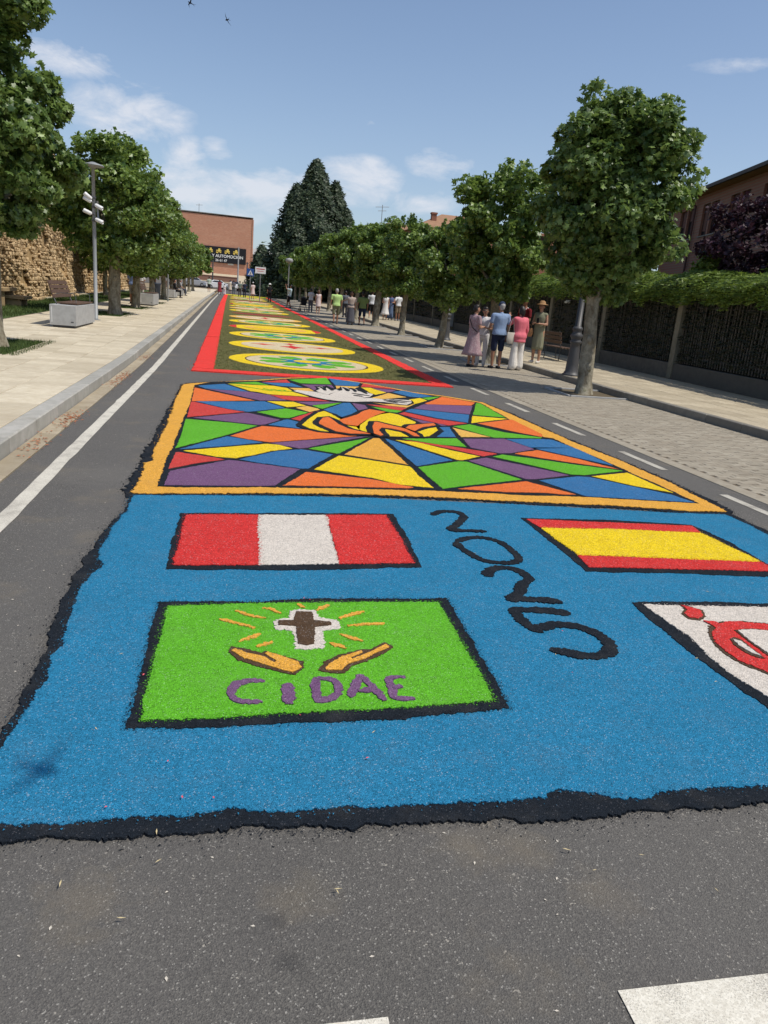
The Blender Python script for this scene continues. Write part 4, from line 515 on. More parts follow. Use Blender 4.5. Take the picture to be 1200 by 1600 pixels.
# front panel
fc = empty('chip_carpet', (1.85, 3.95, 0), label='blue carpet of dyed chips with flags, 2025 and CIDAE across the road', cat='street carpet')
wobj('border', slab(rough(TR['blue_black'], .009, .0055, .009), .010, .010), M['black'], fc, label='ragged black border of the blue carpet')
wobj('blue_field', slab(rough(TR['blue'], .009, .005, .006), .014, .004), M['blue'], fc)
def panel(kb, z, lab, shapes, name='flag'):
    fl = wobj(name, slab(rough(TR[kb], .010, .004, .005), z, .004), M['black'], fc, label=lab)
    for nm, key, col, zz, r in shapes:
        P = TR[key] if isinstance(key, str) else key
        v, f = slab(rough(P, .010, r, r * .7), zz, .004); o = obj(nm, (v - np.array(fc.location[:]), f), M[col], fl)
    return fl
def sub(nm, VF, col, par): return obj(nm, (VF[0] - np.array(fc.location[:]), VF[1]), M[col], par)
panel('peru_black', .018, 'flag with red, white and red upright bands', [('red_band', 'peru_red1', 'red', .022, .005), ('white_band', 'peru_white', 'white', .0221, .006), ('red_band', 'peru_red2', 'red', .022, .005)])
panel('spain_black', .018, 'flag with red, yellow and red level bands', [('red_band', 'spain_red1', 'red', .022, .004), ('yellow_band', 'spain_yellow', 'yellow', .0221, .006), ('red_band', 'spain_red2', 'red', .022, .004)])
wf = panel('white_black', .018, 'white panel with a looped red ribbon', [('white_field', 'white', 'white', .022, .005), ('loop_outline', 'loop_dark', 'brown', .026, .004), ('red_loop', 'loop_red', 'red', .030, .004),
      ('loop_outline', 'loop_hole_dark', 'brown', .034, .003), ('white_gap', 'loop_hole', 'white', .038, .003), ('loop_outline', 'slit_dark', 'brown', .034, .003), ('white_gap', 'slit', 'white', .038, .002)], 'ribbon_panel')
KN = np.array(TR['knot']); kc = KN.mean(0)
sub('knot_outline', slab(rough((KN - kc) * 1.22 + kc, .01, .003, .002), .026, .004), 'brown', wf); sub('knot', slab(rough(KN, .01, .003, .002), .030, .004), 'red', wf)
gp = panel('green_black', .018, 'green panel with a cross, two open hands and the letters CIDAE', [('green_field', 'green', 'green', .022, .005), ('cross_outline', 'cross_white', 'white', .026, .006), ('cross', 'cross_brown', 'brown', .030, .002)], 'emblem_panel')
for P in TR['hands_brown']: sub('hand_outline', slab(rough(P, .01, .003, .002), .026, .004), 'brown', gp)
for P in TR['hands_gold']: sub('hand', slab(rough(P, .01, .002, .001), .030, .004), 'gold', gp)
for P in TR['rays']: sub('ray', ribbon(P, .026, .026), 'gold', gp)
LW = [(.038, [0]), (.062, [1]), (.038, [2]), (.036, [3, 4]), (.034, [5, 6])]
for w_, ids in LW: sub('letter', join(*[ribbon(TR['letters'][i], w_, .026 + .002 * k) for k, i in enumerate(ids)]), 'purple', gp)
for ids, w_ in (([0, 1], .062), ([2], .058), ([3, 4], .072), ([5], .075)):
    wobj('numeral', join(*[ribbon(TR['numbers'][i], w_, .019 + .002 * k, .005, .005) for k, i in enumerate(ids)]), M['black'], fc)
chips(TR['blue_black'], 9000, .017, M['black'], fc, size=.0024); chips(TR['blue'], 4500, .016, M['blue'], fc, .015, .0024)
chips(TR['green'], 3500, .011, M['green'], fc, .020, .0023, name='loose_chips'); chips(TR['green_black'], 3500, .011, M['black'], fc, .016, .0023)
for _k, _c in (('peru_red1', 'red'), ('peru_red2', 'red'), ('spain_yellow', 'yellow'), ('spain_red2', 'red'), ('white', 'white')): chips(TR[_k], 900, .009, M[_c], fc, .024, .0024)

chips(TR['blue_black'], 3500, .05, M['black'], fc, .0, .0026)
# stained glass panel
gc = empty('chip_carpet', (1.85, 9.6, 0), label='stained glass patterned chip carpet with white dove above flames, gold frame', cat='street carpet')
wobj('border', slab(rough(TR['glass_black'], .02, .016, .010), .008, .008), M['black'], gc)
wobj('gold_frame', slab(rough(TR['glass_gold'], .02, .010, .006), .016, .006), M['gold'], gc)
wobj('backing', slab(rough(TR['glass_inner'], .02, .006, .006), .020, .004), M['black'], gc, label='black lines between the coloured fields')
GMAP = {'blue': 'glass_blue', 'red': 'glass_red'}
for col, P in TR['glass']:
    P = np.array(P); depth = P[:, 1].mean(); d = .017 if depth < 9.5 else .013
    Q = shrink(P, d)
    wobj('coloured_field', slab(rough(Q, .03, .004, .003), .024, .004), M[GMAP.get(col, col)], gc)
zl = {1: .032, 2: .040}
for name, col, lv, st, P in TR['flames']:
    P = np.array(P); big = shrink(P, -.028 if name == 'flame' else -.014)
    o = wobj(name + '_outline', slab(rough(big, .03, .003, .003), zl[lv] - .004, .004 + .004 * lv), M['black'], gc)
    obj(name, (slab(rough(P, .03, .003, .002), zl[lv], .004)[0] - np.array(gc.location[:]), slab(P, 0, 0)[1] if False else None) if False else (lambda s: (s[0] - np.array(gc.location[:]), s[1]))(slab(rough(P, .03, .003, .002), zl[lv], .004)), M[col], o)
for P in TR['branch']: wobj('olive_branch', ribbon(P, .035, .027, .004, .008, .05), M['green'], gc)
for P in TR['feather']: wobj('feather_line', ribbon(P, .075, .037, .005, .004, .04), M['black'], gc)
chips(TR['glass_black'], 3500, .03, M['black'], gc, .004, .004); chips(TR['glass_gold'], 900, .02, M['gold'], gc, .012, .004)

# long panel
lc = empty('flower_carpet', TP(1.85, 50), label='long carpet of rosettes on chopped greenery with red border', cat='street carpet')
def gridslab(x0, x1, y0, y1, z, step=.06, jag=.012):
    ys = np.arange(y0, y1 + 1e-6, step if y1 - y0 < 30 else .25); n = len(ys); j1 = rng.normal(size=n) * jag; j2 = rng.normal(size=n) * jag
    V = np.concatenate([np.c_[x0 + j1, ys, np.full(n, z)], np.c_[x1 + j2, ys, np.full(n, z)], np.c_[x0 + j1, ys, np.full(n, 0)], np.c_[x1 + j2, ys, np.full(n, 0)]]); F = []
    for i in range(n - 1): F += [(i, n+i, n+i+1, i+1), (i, i+1, 2*n+i+1, 2*n+i), (n+i+1, n+i, 3*n+i, 3*n+i+1)]
    F += [(n, 0, 2*n, 3*n), (n-1, 2*n-1, 4*n-1, 3*n-1)]
    return T(V), F
wobj('greenery', gridslab(-.42, 4.2, 15.45, 100, .014, .1, .01), M['thyme'], lc)
for (a, b) in ((-.76, -.36), (4.18, 4.5)):
    for (y0, y1) in ((15.5, 24.3), (24.45, 40), (40.1, 62), (62.1, 97)):
        wobj('red_border', gridslab(a, b, y0, y1, .022, .08, .012), M['scarlet'], lc)
wobj('red_border', gridslab(-.77, 4.52, 15.02, 15.46, .0225, .04, .004), M['scarlet'], lc)
wobj('yellow_border', gridslab(-.76, 4.5, 97.1, 100, .022, .2), M['yellow'], lc); wobj('green_border', gridslab(-.3, 4.2, 95.2, 97, .018, .2), M['green'], lc)
def ell(cx, cy, rx, ry, n=56, a0=0, a1=2*math.pi): 
    t = np.linspace(a0, a1, n, endpoint=(a1 - a0) < 6.2); return np.c_[cx + rx * np.cos(t), cy + ry * np.sin(t)]
LO = np.array(lc.location[:])
def lsub(nm, P, z, col, par, r=.008, st=.05): s = slab(rough(P, st, r, r * .7), z, .005); return obj(nm, (s[0] - LO, s[1]), M[col], par)
for k in range(18):
    cy = 18.15 + 4.36 * k; cx = 1.77; kind = [0, 1, 0, 2, 0, 1, 3][k % 7]; rx, ry = 1.84, 1.86
    far = k > 6
    if kind == 3:
        m0 = lsub('rosette', ell(cx, cy, 1.7, 1.1), .019, 'dark_red', lc, .012, .06); continue
    if kind == 2:
        m0 = lsub('rosette', ell(cx, cy, rx, ry), .019, 'yellow', lc); lsub('red_tip', ell(cx, cy, rx - .02, ry - .06, 30, 2.6, 3.7), .024, 'red', m0); lsub('red_tip', ell(cx, cy, rx - .02, ry - .06, 30, -.55, .55), .024, 'red', m0)
        lsub('orange_ring', ell(cx, cy, 1.25, 1.2), .028, 'peach', m0); lsub('yellow_disc', ell(cx, cy, .9, .85), .033, 'yellow', m0); continue
    m0 = lsub('rosette', ell(cx, cy, rx, ry), .019, 'yellow' if kind != 1 or k < 3 else 'peach', lc)
    if kind == 0:
        lsub('brown_ring', ell(cx, cy, 1.47, 1.49), .0215, 'brown', m0, .004); lsub('cream_disc', ell(cx, cy, 1.43, 1.45), .0245, 'cream', m0)
        for q in range(8):
            a = q * math.pi / 4 + .39; ca, sa = math.cos(a), math.sin(a); P = [(.42, -.08), (.75, -.27), (1.10, -.24), (1.22, -.06), (1.12, .03), (1.14, .2), (.78, .28), (.42, .08)]
            lsub('green_petal', [(cx + x * ca - y * sa, cy + x * sa + y * ca) for x, y in P], .029, 'green', m0, .006, .04)
        P = []
        for q in range(16): a = q * math.pi / 8; rr = .70 if q % 2 else .42; P.append((cx + rr * math.cos(a) * 1.0, cy + rr * math.sin(a)))
        lsub('blue_star', P, .0335, 'blue', m0, .006, .04); lsub('yellow_centre', ell(cx, cy, .33, .3, 24), .038, 'yellow', m0, .004, .04)
    else:
        lsub('cream_disc', ell(cx, cy, 1.5, 1.52), .0245, 'cream', m0)
        for (dx, dy, a, b) in ((0, -.1, .38, .62), (-.85, .25, .38, .24), (.85, .25, .38, .24), (0, .95, .18, .35)):
            lsub('red_petal', [(cx+dx-a, cy+dy), (cx+dx-a*.3, cy+dy+b*.35), (cx+dx, cy+dy+b), (cx+dx+a*.3, cy+dy+b*.35), (cx+dx+a, cy+dy), (cx+dx+a*.35, cy+dy-b*.4), (cx+dx, cy+dy-b), (cx+dx-a*.35, cy+dy-b*.4)], .029, 'red', m0, .006, .04)
chips([(-.76, 15.05), (4.5, 15.05), (4.5, 22), (4.48, 15.02), (-.76, 15.0), (-.75, 22)], 900, .05, M['scarlet'], lc, .004, .006)
# sprig relief of the greenery
n = 26000; X_ = rng.uniform(-.38, 4.18, n); Y_ = 15.5 + rng.beta(1, 2.2, n) * 34
keep = np.ones(n, bool)
for k in range(10):
    cy = 18.15 + 4.36 * k; keep &= ((X_ - 1.77) / 1.86) ** 2 + ((Y_ - cy) / 1.88) ** 2 > 1
X_, Y_ = X_[keep], Y_[keep]; n = len(X_); a = rng.uniform(0, 6.28, n); P = np.c_[X_, Y_, np.full(n, .014)]; d = np.c_[np.cos(a), np.sin(a), 0*a]
V = np.concatenate([P, P + d * .03 + [0, 0, .016], P + np.c_[-d[:, 1], d[:, 0], 0*a] * .018 + [0, 0, .004]]); me = mesh('sprigs', T(V) - LO, [(i, n+i, 2*n+i) for i in range(n)], M['thyme']); link('sprigs', me, lc, kind='stuff')

# litter
def litter(name, pts, mat, size, flat=.3, label=None, elong=1.0, zz=.02):
    V = []; F = []
    for (x, y) in pts:
        a = random.uniform(0, 6.28); ca, sa = math.cos(a), math.sin(a); s = size * random.uniform(.6, 1.4); k = len(V)
        for (u, v_, h) in ((-1, -.3, 0), (.2, -.5, .3), (1, .1, .1), (.1, .5, .5)): u *= s * elong; v_ *= s; V.append((x + u*ca - v_*sa, y + u*sa + v_*ca, zz + h * size * flat * 2))
        F += [(k, k+1, k+2), (k, k+2, k+3)]
    obj(name, (T(V), F), mat, kind='stuff', label=label)
litter('dry_leaf_litter', [(random.gauss(-1.82, .06), random.choice([7.6, 8.9, 9.2, 12.6, 13.3, 13.8, 17]) + random.gauss(0, .28)) for _ in range(420)], M['deadleaf'], .018, label='rusty fallen leaf bits lying in the left gutter', zz=.012)
litter('straw_bits', [(random.uniform(-.6, 4), random.uniform(2.1, 5.5)) for _ in range(26)] + [(random.uniform(-.7, 2), random.uniform(1.3, 2.0)) for _ in range(12)], M['straw'], .0035, elong=3.0, label='pale straw bits scattered over the blue carpet and asphalt', flat=.15, zz=.017)
litter('petal_bits', [(-.35, 2.1), (-.18, 2.33), (-.02, 2.12), (-.12, 2.13), (.42, 3.78), (.45, 3.76), (.3, 2.6), (-.33, 2.95), (.52, 2.3), (1.6, 2.9), (1.75, 3.35)], M['petal'], .008, label='tiny pink petals dropped on the blue carpet', zz=.024)
litter('grit', [(random.uniform(-1.2, 3.0), random.uniform(1.15, 1.95)) for _ in range(36)] + [(random.uniform(-1.3, -.8), random.uniform(3, 12)) for _ in range(60)], plain('pale_grit', (.55,.50,.42), .9), .006, label='pale grit scattered over the asphalt', zz=.002)

# ------------------------------------------------------------------ trees
LOBE = np.array([(0,-.5,0),(.18,-.30,.03),(.50,-.22,.0),(.30,.02,.05),(.46,.26,-.02),(.16,.22,.04),(0,.62,-.05),(-.16,.22,.04),(-.46,.26,-.02),(-.30,.02,.05),(-.50,-.22,0),(-.18,-.30,.03)])
LOBE_F = [(0,1,11),(1,2,3),(1,3,9,11),(9,10,11),(3,4,5),(3,5,7,9),(5,6,7),(7,8,9)]
KITE = np.array([(0,-.5,0),(.42,.0,.06),(0,.6,-.03),(-.42,.0,.06)]); KITE_F = [(0,1,2),(0,2,3)]
def leaves(C, NRM, size, shape=LOBE, faces=LOBE_F, spin=None):
    n = len(C); nr = NRM / (np.linalg.norm(NRM, axis=1, keepdims=True) + 1e-9)
    r = rng.normal(size=(n, 3)) if spin is None else spin + rng.normal(size=(n, 3)) * .25
    u = np.cross(nr, r); u /= np.linalg.norm(u, axis=1, keepdims=True) + 1e-9; v = np.cross(nr, u)
    s = (size * rng.uniform(.5, 1.35, n))[:, None, None]
    V = C[:, None] + (u[:, None] * shape[None, :, 0:1] + v[:, None] * shape[None, :, 1:2] + nr[:, None] * shape[None, :, 2:3]) * s
    k = len(shape); idx = np.arange(n) * k; F = []
    for f in faces:
        F.append(np.stack([idx + i for i in f], 1))
    return V.reshape(-1, 3), [tuple(r_) for a in F for r_ in a.tolist()], k
def crown(cz, rx, rz, nleaf, lsize, seed, shape=LOBE, faces=LOBE_F, clumps=110, low=.75, sprigs=26, mat='leaf'):
    g = np.random.default_rng(seed); CC = []; W_ = []
    while len(CC) < clumps:
        d = g.normal(size=3); d /= (np.abs(d) ** 2.7).sum() ** (1 / 2.7); lump = 1 + .12 * math.sin(3 * math.atan2(d[1], d[0]) + seed) * (1 - abs(d[2])) + .07 * math.sin(5 * d[2] + seed * 2)
        r = g.uniform(.30, 1.05) ** .58 * lump
        taper = low + (1 - low) * min(1, (d[2] * r + 1) / 1.1)
        CC.append((d[0]*rx*r*taper, d[1]*rx*r*taper, cz + d[2]*rz*r)); W_.append(r)
    CC = np.array(CC); per = nleaf // clumps; P = []; Nn = []
    for c, w in zip(CC, W_):
        rad = g.uniform(.26, .52) * rx / 1.65; m = int(per * g.uniform(.7, 1.3)); q = g.normal(size=(m, 3)); q /= np.linalg.norm(q, axis=1, keepdims=True); q *= g.uniform(.3, 1, (m, 1)) ** .5
        p = c + q * rad * np.array([1, 1, .8]); P.append(p); out = p - np.array([0, 0, cz - .3]); out /= np.linalg.norm(out, axis=1, keepdims=True) + 1e-6
        Nn.append(out * .45 + np.array([0, 0, .45]) + g.normal(size=(m, 3)) * .62)
    # upright young shoots that break the outline
    twigs = []
    for _ in range(sprigs):
        a = g.uniform(0, 6.28); e = g.uniform(-.1, 1.45); b = np.array([math.cos(a)*math.cos(e)*rx*.85, math.sin(a)*math.cos(e)*rx*.85, cz + math.sin(e)*rz*.88]); d = b - [0, 0, cz - .6]; d /= np.linalg.norm(d); d = d * .6 + [0, 0, .6]; Ls_ = g.uniform(.3, .55) * rx / 1.65
        m = 16; t = g.uniform(.1, 1, (m, 1)); P.append(b + d * t * Ls_ + g.normal(size=(m, 3)) * .045); Nn.append(g.normal(size=(m, 3)) + [0, 0, .8]); twigs.append((b - d * .2, b + d * Ls_))
    P = np.concatenate(P); Nn = np.concatenate(Nn); V, F, k = leaves(P, Nn, lsize, shape, faces)
    tn = np.clip(g.normal(.42, .24, len(P)) + .16 * np.sin(P[:, 0] * 5 + P[:, 2] * 4) * np.cos(P[:, 1] * 4.3), 0, 1); me = mesh('crown', V, F, M[mat]); set_tint(me, np.repeat(tn, k)); return me, CC, twigs
def trunk_mesh(h, r0, r1, CC, seed, lean=0.0, nlimb=8, knots=True):
    g = np.random.default_rng(seed); n = 9; P = []; R = []
    for i in range(n):
        t = i / (n - 1); P.append((lean * t + .02 * math.sin(5*t + seed), .02 * math.cos(4*t + seed), h * t)); R.append((r0 * (1 - t) + r1 * t) * (1 + .30 * math.exp(-t * 16)) * (1 + .06 * math.sin(9 * t + seed)))
    v, f = tube(P, R, 14); v = v + g.normal(size=v.shape) * .006; L = [(v, f)]
    top = Vector(P[-1])
    for j in g.choice(len(CC), nlimb, replace=False):
        e = Vector(CC[j]) * .9; e.z = max(e.z, h + .2); mid = top.lerp(e, .5) + Vector((0, 0, .12)); b = Vector(P[-2])
        L.append(tube([b, mid * .55 + top * .45, mid, e], [r1 * .75, r1 * .5, r1 * .34, r1 * .12], 7))
    if knots:
        for z in (h * .28, h * .55):
            a = g.uniform(3.4, 5.2); cx = lean * z / h + r0 * .82 * math.cos(a); cy = r0 * .82 * math.sin(a)
            L.append(xf(lathe([(.02, -.10), (.06, -.05), (.07, .02), (.05, .08), (.02, .10)], 8), 0, (cx, cy, z)))
    V, F = join(*L); return mesh('trunk', V, F, M['bark'], True)
CR = {}
CR['near'] = crown(3.88, 1.36, 1.92, 42000, .125, 11, clumps=210, low=.60, sprigs=70)
CR['left'] = crown(4.02, 1.26, 2.05, 38000, .13, 5, clumps=170, low=.97, sprigs=60)
CR['a'] = crown(3.5, 1.40, 1.72, 17000, .145, 21, LOBE, LOBE_F, 115, .8, 44, 'leaf2'); CR['b'] = crown(3.5, 1.44, 1.68, 17000, .145, 32, LOBE, LOBE_F, 115, .8, 44, 'leaf2')
CR['c'] = crown(4.15, 1.9, 2.25, 27000, .15, 43, KITE, KITE_F, 150, .85, 50, 'leaf2'); CR['d'] = crown(4.05, 1.88, 2.2, 27000, .15, 54, KITE, KITE_F, 150, .85, 50, 'leaf2')
CR['f'] = crown(3.4, 1.6, 1.6, 9500, .21, 65, KITE, KITE_F, 70, .85, 10, 'leaf2')
TRK = {}
def tree(x, y, key, sc=1.0, rz=0.0, lean=0.0, r0=.17, hz=2.3, z=0.0, label='', group=None, name='plane_tree', zs=1.0, co=None):
    e = empty(name, TP(x, y, z), 0, label, 'tree', group)
    kt = (key, round(lean, 2), round(r0, 3), round(hz, 2))
    if kt not in TRK: TRK[kt] = trunk_mesh(hz, r0, r0 * .78, CR[key][1], len(TRK) + 3, lean)
    link('trunk', TRK[kt], e, (0, 0, 0)); link('crown', CR[key][0], e, ((lean * .9 if co is None else co), 0, 0), (0, 0, rz)).scale = (sc, sc, sc * zs); return e
ORD = ['first', 'second', 'third', 'fourth', 'fifth', 'sixth', 'seventh', 'eighth', 'ninth', 'tenth', 'eleventh', 'twelfth', 'thirteenth']
GL = 'clipped plane trees along the left pavement'; GR = 'clipped plane trees along the right kerb'
LX = -4.42
for i, t in enumerate(LT):
    if i == 0: tree(LX - .12, t, 'left', 1.0, 1.0, 0, .2, 2.5, .12, 'big leafy plane tree nearest on the left, trunk cut by the picture edge', GL)
    elif i == 1: tree(LX + .1, t, 'c', 1.02, .5, -.05, .235, 2.4, .12, 'thick trunked plane tree right behind the slim lamp post with projectors', GL, zs=.93)
    elif i == 2: tree(LX + .05, t, 'd', 1.0, 2.5, 0, .19, 2.4, .12, 'plane tree with straight trunk just before the second block bench', GL, zs=.93)
    else: tree(LX, t, 'cd'[i % 2] if i < 6 else 'f', .97 if i < 6 else 1.08, i * 1.7, 0, .17, 2.3, .12, ORD[i] + ' plane tree counted from the near end of the left row', GL, zs=.92)
for i, (x, y, s, rz) in enumerate([(-7.8, 52, .95, 4), (-7.8, 66, 1.1, 1)]):
    tree(x, y, 'cd'[i % 2], s * .82, rz, 0, .15, 2.1, .12, ['shady lawn tree halfway along the far stone wall', 'last lawn tree at the far end of the stone wall'][i], 'trees on the lawn strip below the stone wall')
for i, t in enumerate(RT):
    if i == 0: tree(7.67, t, 'near', 1.0, 0, -.17, .17, 2.15, 0, 'big round plane tree at the right with a knobbly pale trunk in a kerbside pit', GR, co=-.03)
    elif i == 1: tree(7.72, t, 'a', 1.0, 1.3, -.05, .165, 2.1, 0, 'plane tree standing right behind the group of chatting people', GR, zs=1.03)
    elif i == 2: tree(7.55, t, 'b', .9, .2, .26, .13, 2.05, 0, 'slim leaning plane tree left of the woman in the mauve dress', GR, zs=.92)
    elif i == 3: tree(7.62, t, 'a', .92, 4, .12, .135, 2.1, 0, 'slender plane tree in front of the man in white shirt and khaki shorts', GR, zs=1.02)
    elif i == 4: tree(7.8, t, 'b', 1.0, 3, .1, .20, 2.1, 0, 'plane tree with broad trunk between the white shirted walker and the women', GR)
    else: tree(7.8, t, 'ab'[i % 2] if i < 8 else 'f', 1.08, i * 1.3, 0, .15, 2.1, 0, ORD[i] + ' plane tree counted from the near end of the right row', GR)

def cone_crown(peaks, n, size, seed, mat='conifer'):
    g = np.random.default_rng(seed); P = []; Nn = []
    for (px, py, h, r, z0, sh) in peaks:
        m = int(n * sh); t = g.beta(1.0, 1.45, m); a = g.uniform(0, 6.28, m); lump = 1 + .16 * np.sin(a * 5 + t * 17) + .10 * np.sin(a * 9 - t * 31)
        rr = r * (1 - t) ** .72 * lump * g.uniform(.72, 1.04, m) + .15; p = np.stack([px + rr*np.cos(a), py + rr*np.sin(a), z0 + t * (h - z0) + g.normal(size=m) * .2], 1); P.append(p)
        Nn.append(np.stack([np.cos(a), np.sin(a), np.full(m, .45)], 1) + g.normal(size=(m, 3)) * .4)
    P = np.concatenate(P); Nn = np.concatenate(Nn); SH = np.array([(0,-.4,0),(.3,-.05,.08),(.12,.3,0),(0,1.0,.22),(-.14,.3,0),(-.3,-.05,.08)]); V, F, k = leaves(P, Nn, size, SH, [(0,1,5),(1,2,4,5),(2,3,4)], spin=np.stack([Nn[:, 1], -Nn[:, 0], 0*Nn[:, 0]], 1))
    tn = np.clip(g.normal(.5, .25, len(P)), 0, 1); me = mesh('crown', V, F, M[mat]); set_tint(me, np.repeat(tn, k)); return me
def conifer(x, y, peaks, n, size, seed, label, group=None, cat='tree', mat='conifer', name='cypress_tree', zb=.0):
    e = empty(name, TP(x, y, zb), 0, label, cat, group); hh = max(p[2] for p in peaks)
    obj('trunk', tube([(0,0,-.5),(0,0,hh*.3),(0,0,hh*.8)], [hh*.03, hh*.022, .05], 8), M['bark'], e, True); link('crown', cone_crown(peaks, n, size, seed, mat), e); return e
conifer(10.4, 105, [(0,0,17.4,5.8,0,.42), (2.8,1,15.2,4.4,0,.22), (-2.4,-1,14.2,4.6,0,.2), (4.2,0,12,3.6,0,.16)], 70000, .46, 7, 'huge dark cypress towering above the plane trees')
conifer(4.6, 128, [(0,0,7.4,2.6,0,1)], 3000, .6, 8, 'small dark round evergreen left of the huge cypress')

# ------------------------------------------------------------------ hedge and fence on the right
FX = 12.62
def sprays(n, area, z, size, seed, nrm):
    g = np.random.default_rng(seed); x0, x1, y0, y1 = area; P = np.stack([g.uniform(x0, x1, n), g.uniform(y0, y1, n), g.uniform(z[0], z[1], n)], 1)
    Nn = np.array(nrm) + g.normal(size=(n, 3)) * .6; return P, Nn, size
def hedge(y0, y1, dens, size, label, seed):
    g = np.random.default_rng(seed); Ls = y1 - y0; e = empty('hedge', TP(FX + .8, (y0 + y1) / 2, 0), 0, label, 'hedge', 'clipped hedges behind the picket fence')
    P = []; Nn = []; S_ = []
    for (n_, area, z, nr) in ((int(dens * Ls * 2.4), (FX - .55, FX + 1.5, y0, y1), (2.35, 2.98), (-.5, -.2, 1)), (int(dens * Ls * 2.2), (FX - .12, FX + .2, y0, y1), (.62, 2.55), (-1, 0, .2))):
        p = np.stack([g.uniform(area[0], area[1], n_), g.uniform(y0, y1, n_), g.uniform(z[0], z[1], n_)], 1)
        if z[0] > 1:   # bulging top: keep points near a rounded surface
            u = (p[:, 0] - (FX + .45)) / 1.05; topz = 2.42 + .55 * np.sqrt(np.clip(1 - u * u, 0, 1)) + .10 + .07 * np.sin(p[:, 1] * 1.7) + .05 * np.sin(p[:, 1] * 4.1 + p[:, 0] * 3); p[:, 2] = topz - np.abs(g.normal(size=n_)) * .10; dr = g.uniform(size=n_) < .22; p[dr, 0] = FX - .30 - g.uniform(0, .28, dr.sum()); p[dr, 2] = g.uniform(0, 1, dr.sum()) * .42 + 2.24 + .09 * np.sin(p[dr, 1] * 3.1) + .07 * np.sin(p[dr, 1] * 7.7 + 1) + .05 * np.sin(p[dr, 1] * 17)
            nn = np.stack([u * .9, 0*u, np.full(n_, .7)], 1)
        else: nn = np.tile(np.array(nr, float), (n_, 1))
        P.append(p); Nn.append(nn + g.normal(size=(n_, 3)) * .55)
    P = np.concatenate(P); Nn = np.concatenate(Nn); SH = np.array([(0,-.4,0),(.16,0,.03),(0,1.0,.12),(-.16,0,.03)]); up = np.tile([-.3, 0, 1.0], (len(P), 1)); V, F, k = leaves(P, Nn, size, SH, [(0,1,2),(0,2,3)], spin=np.cross(up, Nn))
    tn = np.clip(g.normal(.5, .25, len(P)), 0, 1); me = mesh('foliage', T(V) - np.array(e.location[:]), F, M['hedge']); set_tint(me, np.repeat(tn, k)); me.materials.append(M['hedge_shaded']); mi = np.zeros(len(me.polygons), np.int32); nt_ = int(dens * Ls * 2.4); fi = np.arange(len(mi)) % len(P); mi[fi >= nt_] = 1; me.polygons.foreach_set('material_index', mi); link('foliage', me, e)  # front sprays get the copy with shade in its colour
    ys = [y0] + [p for p in (15, 16, 64) if y0 < p < y1] + [y1]; V = []; F = []
    prof = [(FX + .25, .1), (FX + .22, 2.2), (FX - .15, 2.42), (FX + .1, 2.72), (FX + .5, 2.85), (FX + 1.1, 2.72), (FX + 1.3, 2.2), (FX + 1.3, .1)]
    for y in ys: V += [(a, y, b) for a, b in prof]
    m = len(prof)
    for i in range(len(ys) - 1): F += [(i*m+j, (i+1)*m+j, (i+1)*m+j+1, i*m+j+1) for j in range(m - 1)]
    F += [tuple(range(m)), tuple(range((len(ys)-1)*m, len(ys)*m))[::-1]]
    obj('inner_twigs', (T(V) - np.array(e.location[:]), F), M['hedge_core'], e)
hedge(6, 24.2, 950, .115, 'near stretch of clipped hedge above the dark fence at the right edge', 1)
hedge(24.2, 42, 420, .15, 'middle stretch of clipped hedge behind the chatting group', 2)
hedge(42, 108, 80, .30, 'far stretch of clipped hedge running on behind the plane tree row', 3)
fe = empty('picket_fence', TP(FX, 20, 0), label='long picket fence with concrete posts on a low wall in front of the hedge', cat='fence')
posts = [6.5, 11.0, 15.4, 19.9, 24.4, 28.9, 33.4, 37.9, 42.4, 47, 52, 57, 62]
def seg_box(x0, x1, y0, y1, z0, z1, b=.01): v, f = bevbox(x0, x1, y0, y1, z0, z1, b); return T(v), f
for a, b in zip(posts[:-1], posts[1:]):
    wobj('low_wall', seg_box(FX - .16, FX + .10, a + .12, b - .12, 0, .55), M['wallbase'], fe)
for p in posts: wobj('post', seg_box(FX - .19, FX + .08, p - .115, p + .115, 0, 2.42, .02), M['post'], fe)
pk = mesh('picket', *join(bevbox(-.012, .012, -.02, .02, 0, 1.72, .004), box(-.01, .01, -.014, .014, 1.72, 1.78)), plain('grey_picket', (.10,.09,.075), .8))
npk = 0; restp = []
for a, b in zip(posts[:-1], posts[1:]):
    for z in (.75, 2.1): wobj('rail', seg_box(FX - .045, FX - .02, a + .12, b - .12, z, z + .05, .004), M['dkmetal'], fe)
    y = a + .2
    while y < b - .15:
        if y > 13 and npk < 300: 
            p = TP(FX - .06, y, .58); link('picket', pk, fe, (p[0] - fe.location[0], p[1] - fe.location[1], p[2] - fe.location[2]), (0, random.uniform(-.02, .02), 0)); npk += 1
        elif y > 13: v, f = box(FX - .07, FX - .05, y - .02, y + .02, .58, 2.32); restp.append((T(v), f))
        y += .115
wobj('far_pickets', join(*restp), plain('grey_picket_far', (.10,.09,.075), .8), fe, kind='stuff')
conifer(13.9, 17.2, [(0,0,2.2,.9,0,.6), (.5,.7,1.7,.7,0,.4)], 4200, .2, 31, 'feathery young green conifer rising from the hedge below the purple tree', None, 'tree', 'hedge', 'young_conifer', 2.0)
conifer(13.6, 20.6, [(0,0,.85,.5,0,1)], 1200, .2, 32, 'small sprig of young conifer poking above the hedge', None, 'tree', 'hedge', 'young_conifer', 2.7)
CR['plum'] = crown(3.7, 1.25, 1.35, 7000, .13, 77, KITE, KITE_F, 80, .8, 30, 'plum')
e = tree(14.1, 19.4, 'plum', 1.0, 0, 0, .10, 2.2, .05, 'dark purple leaved plum tree behind the hedge in front of the brick building', None, 'plum_tree')

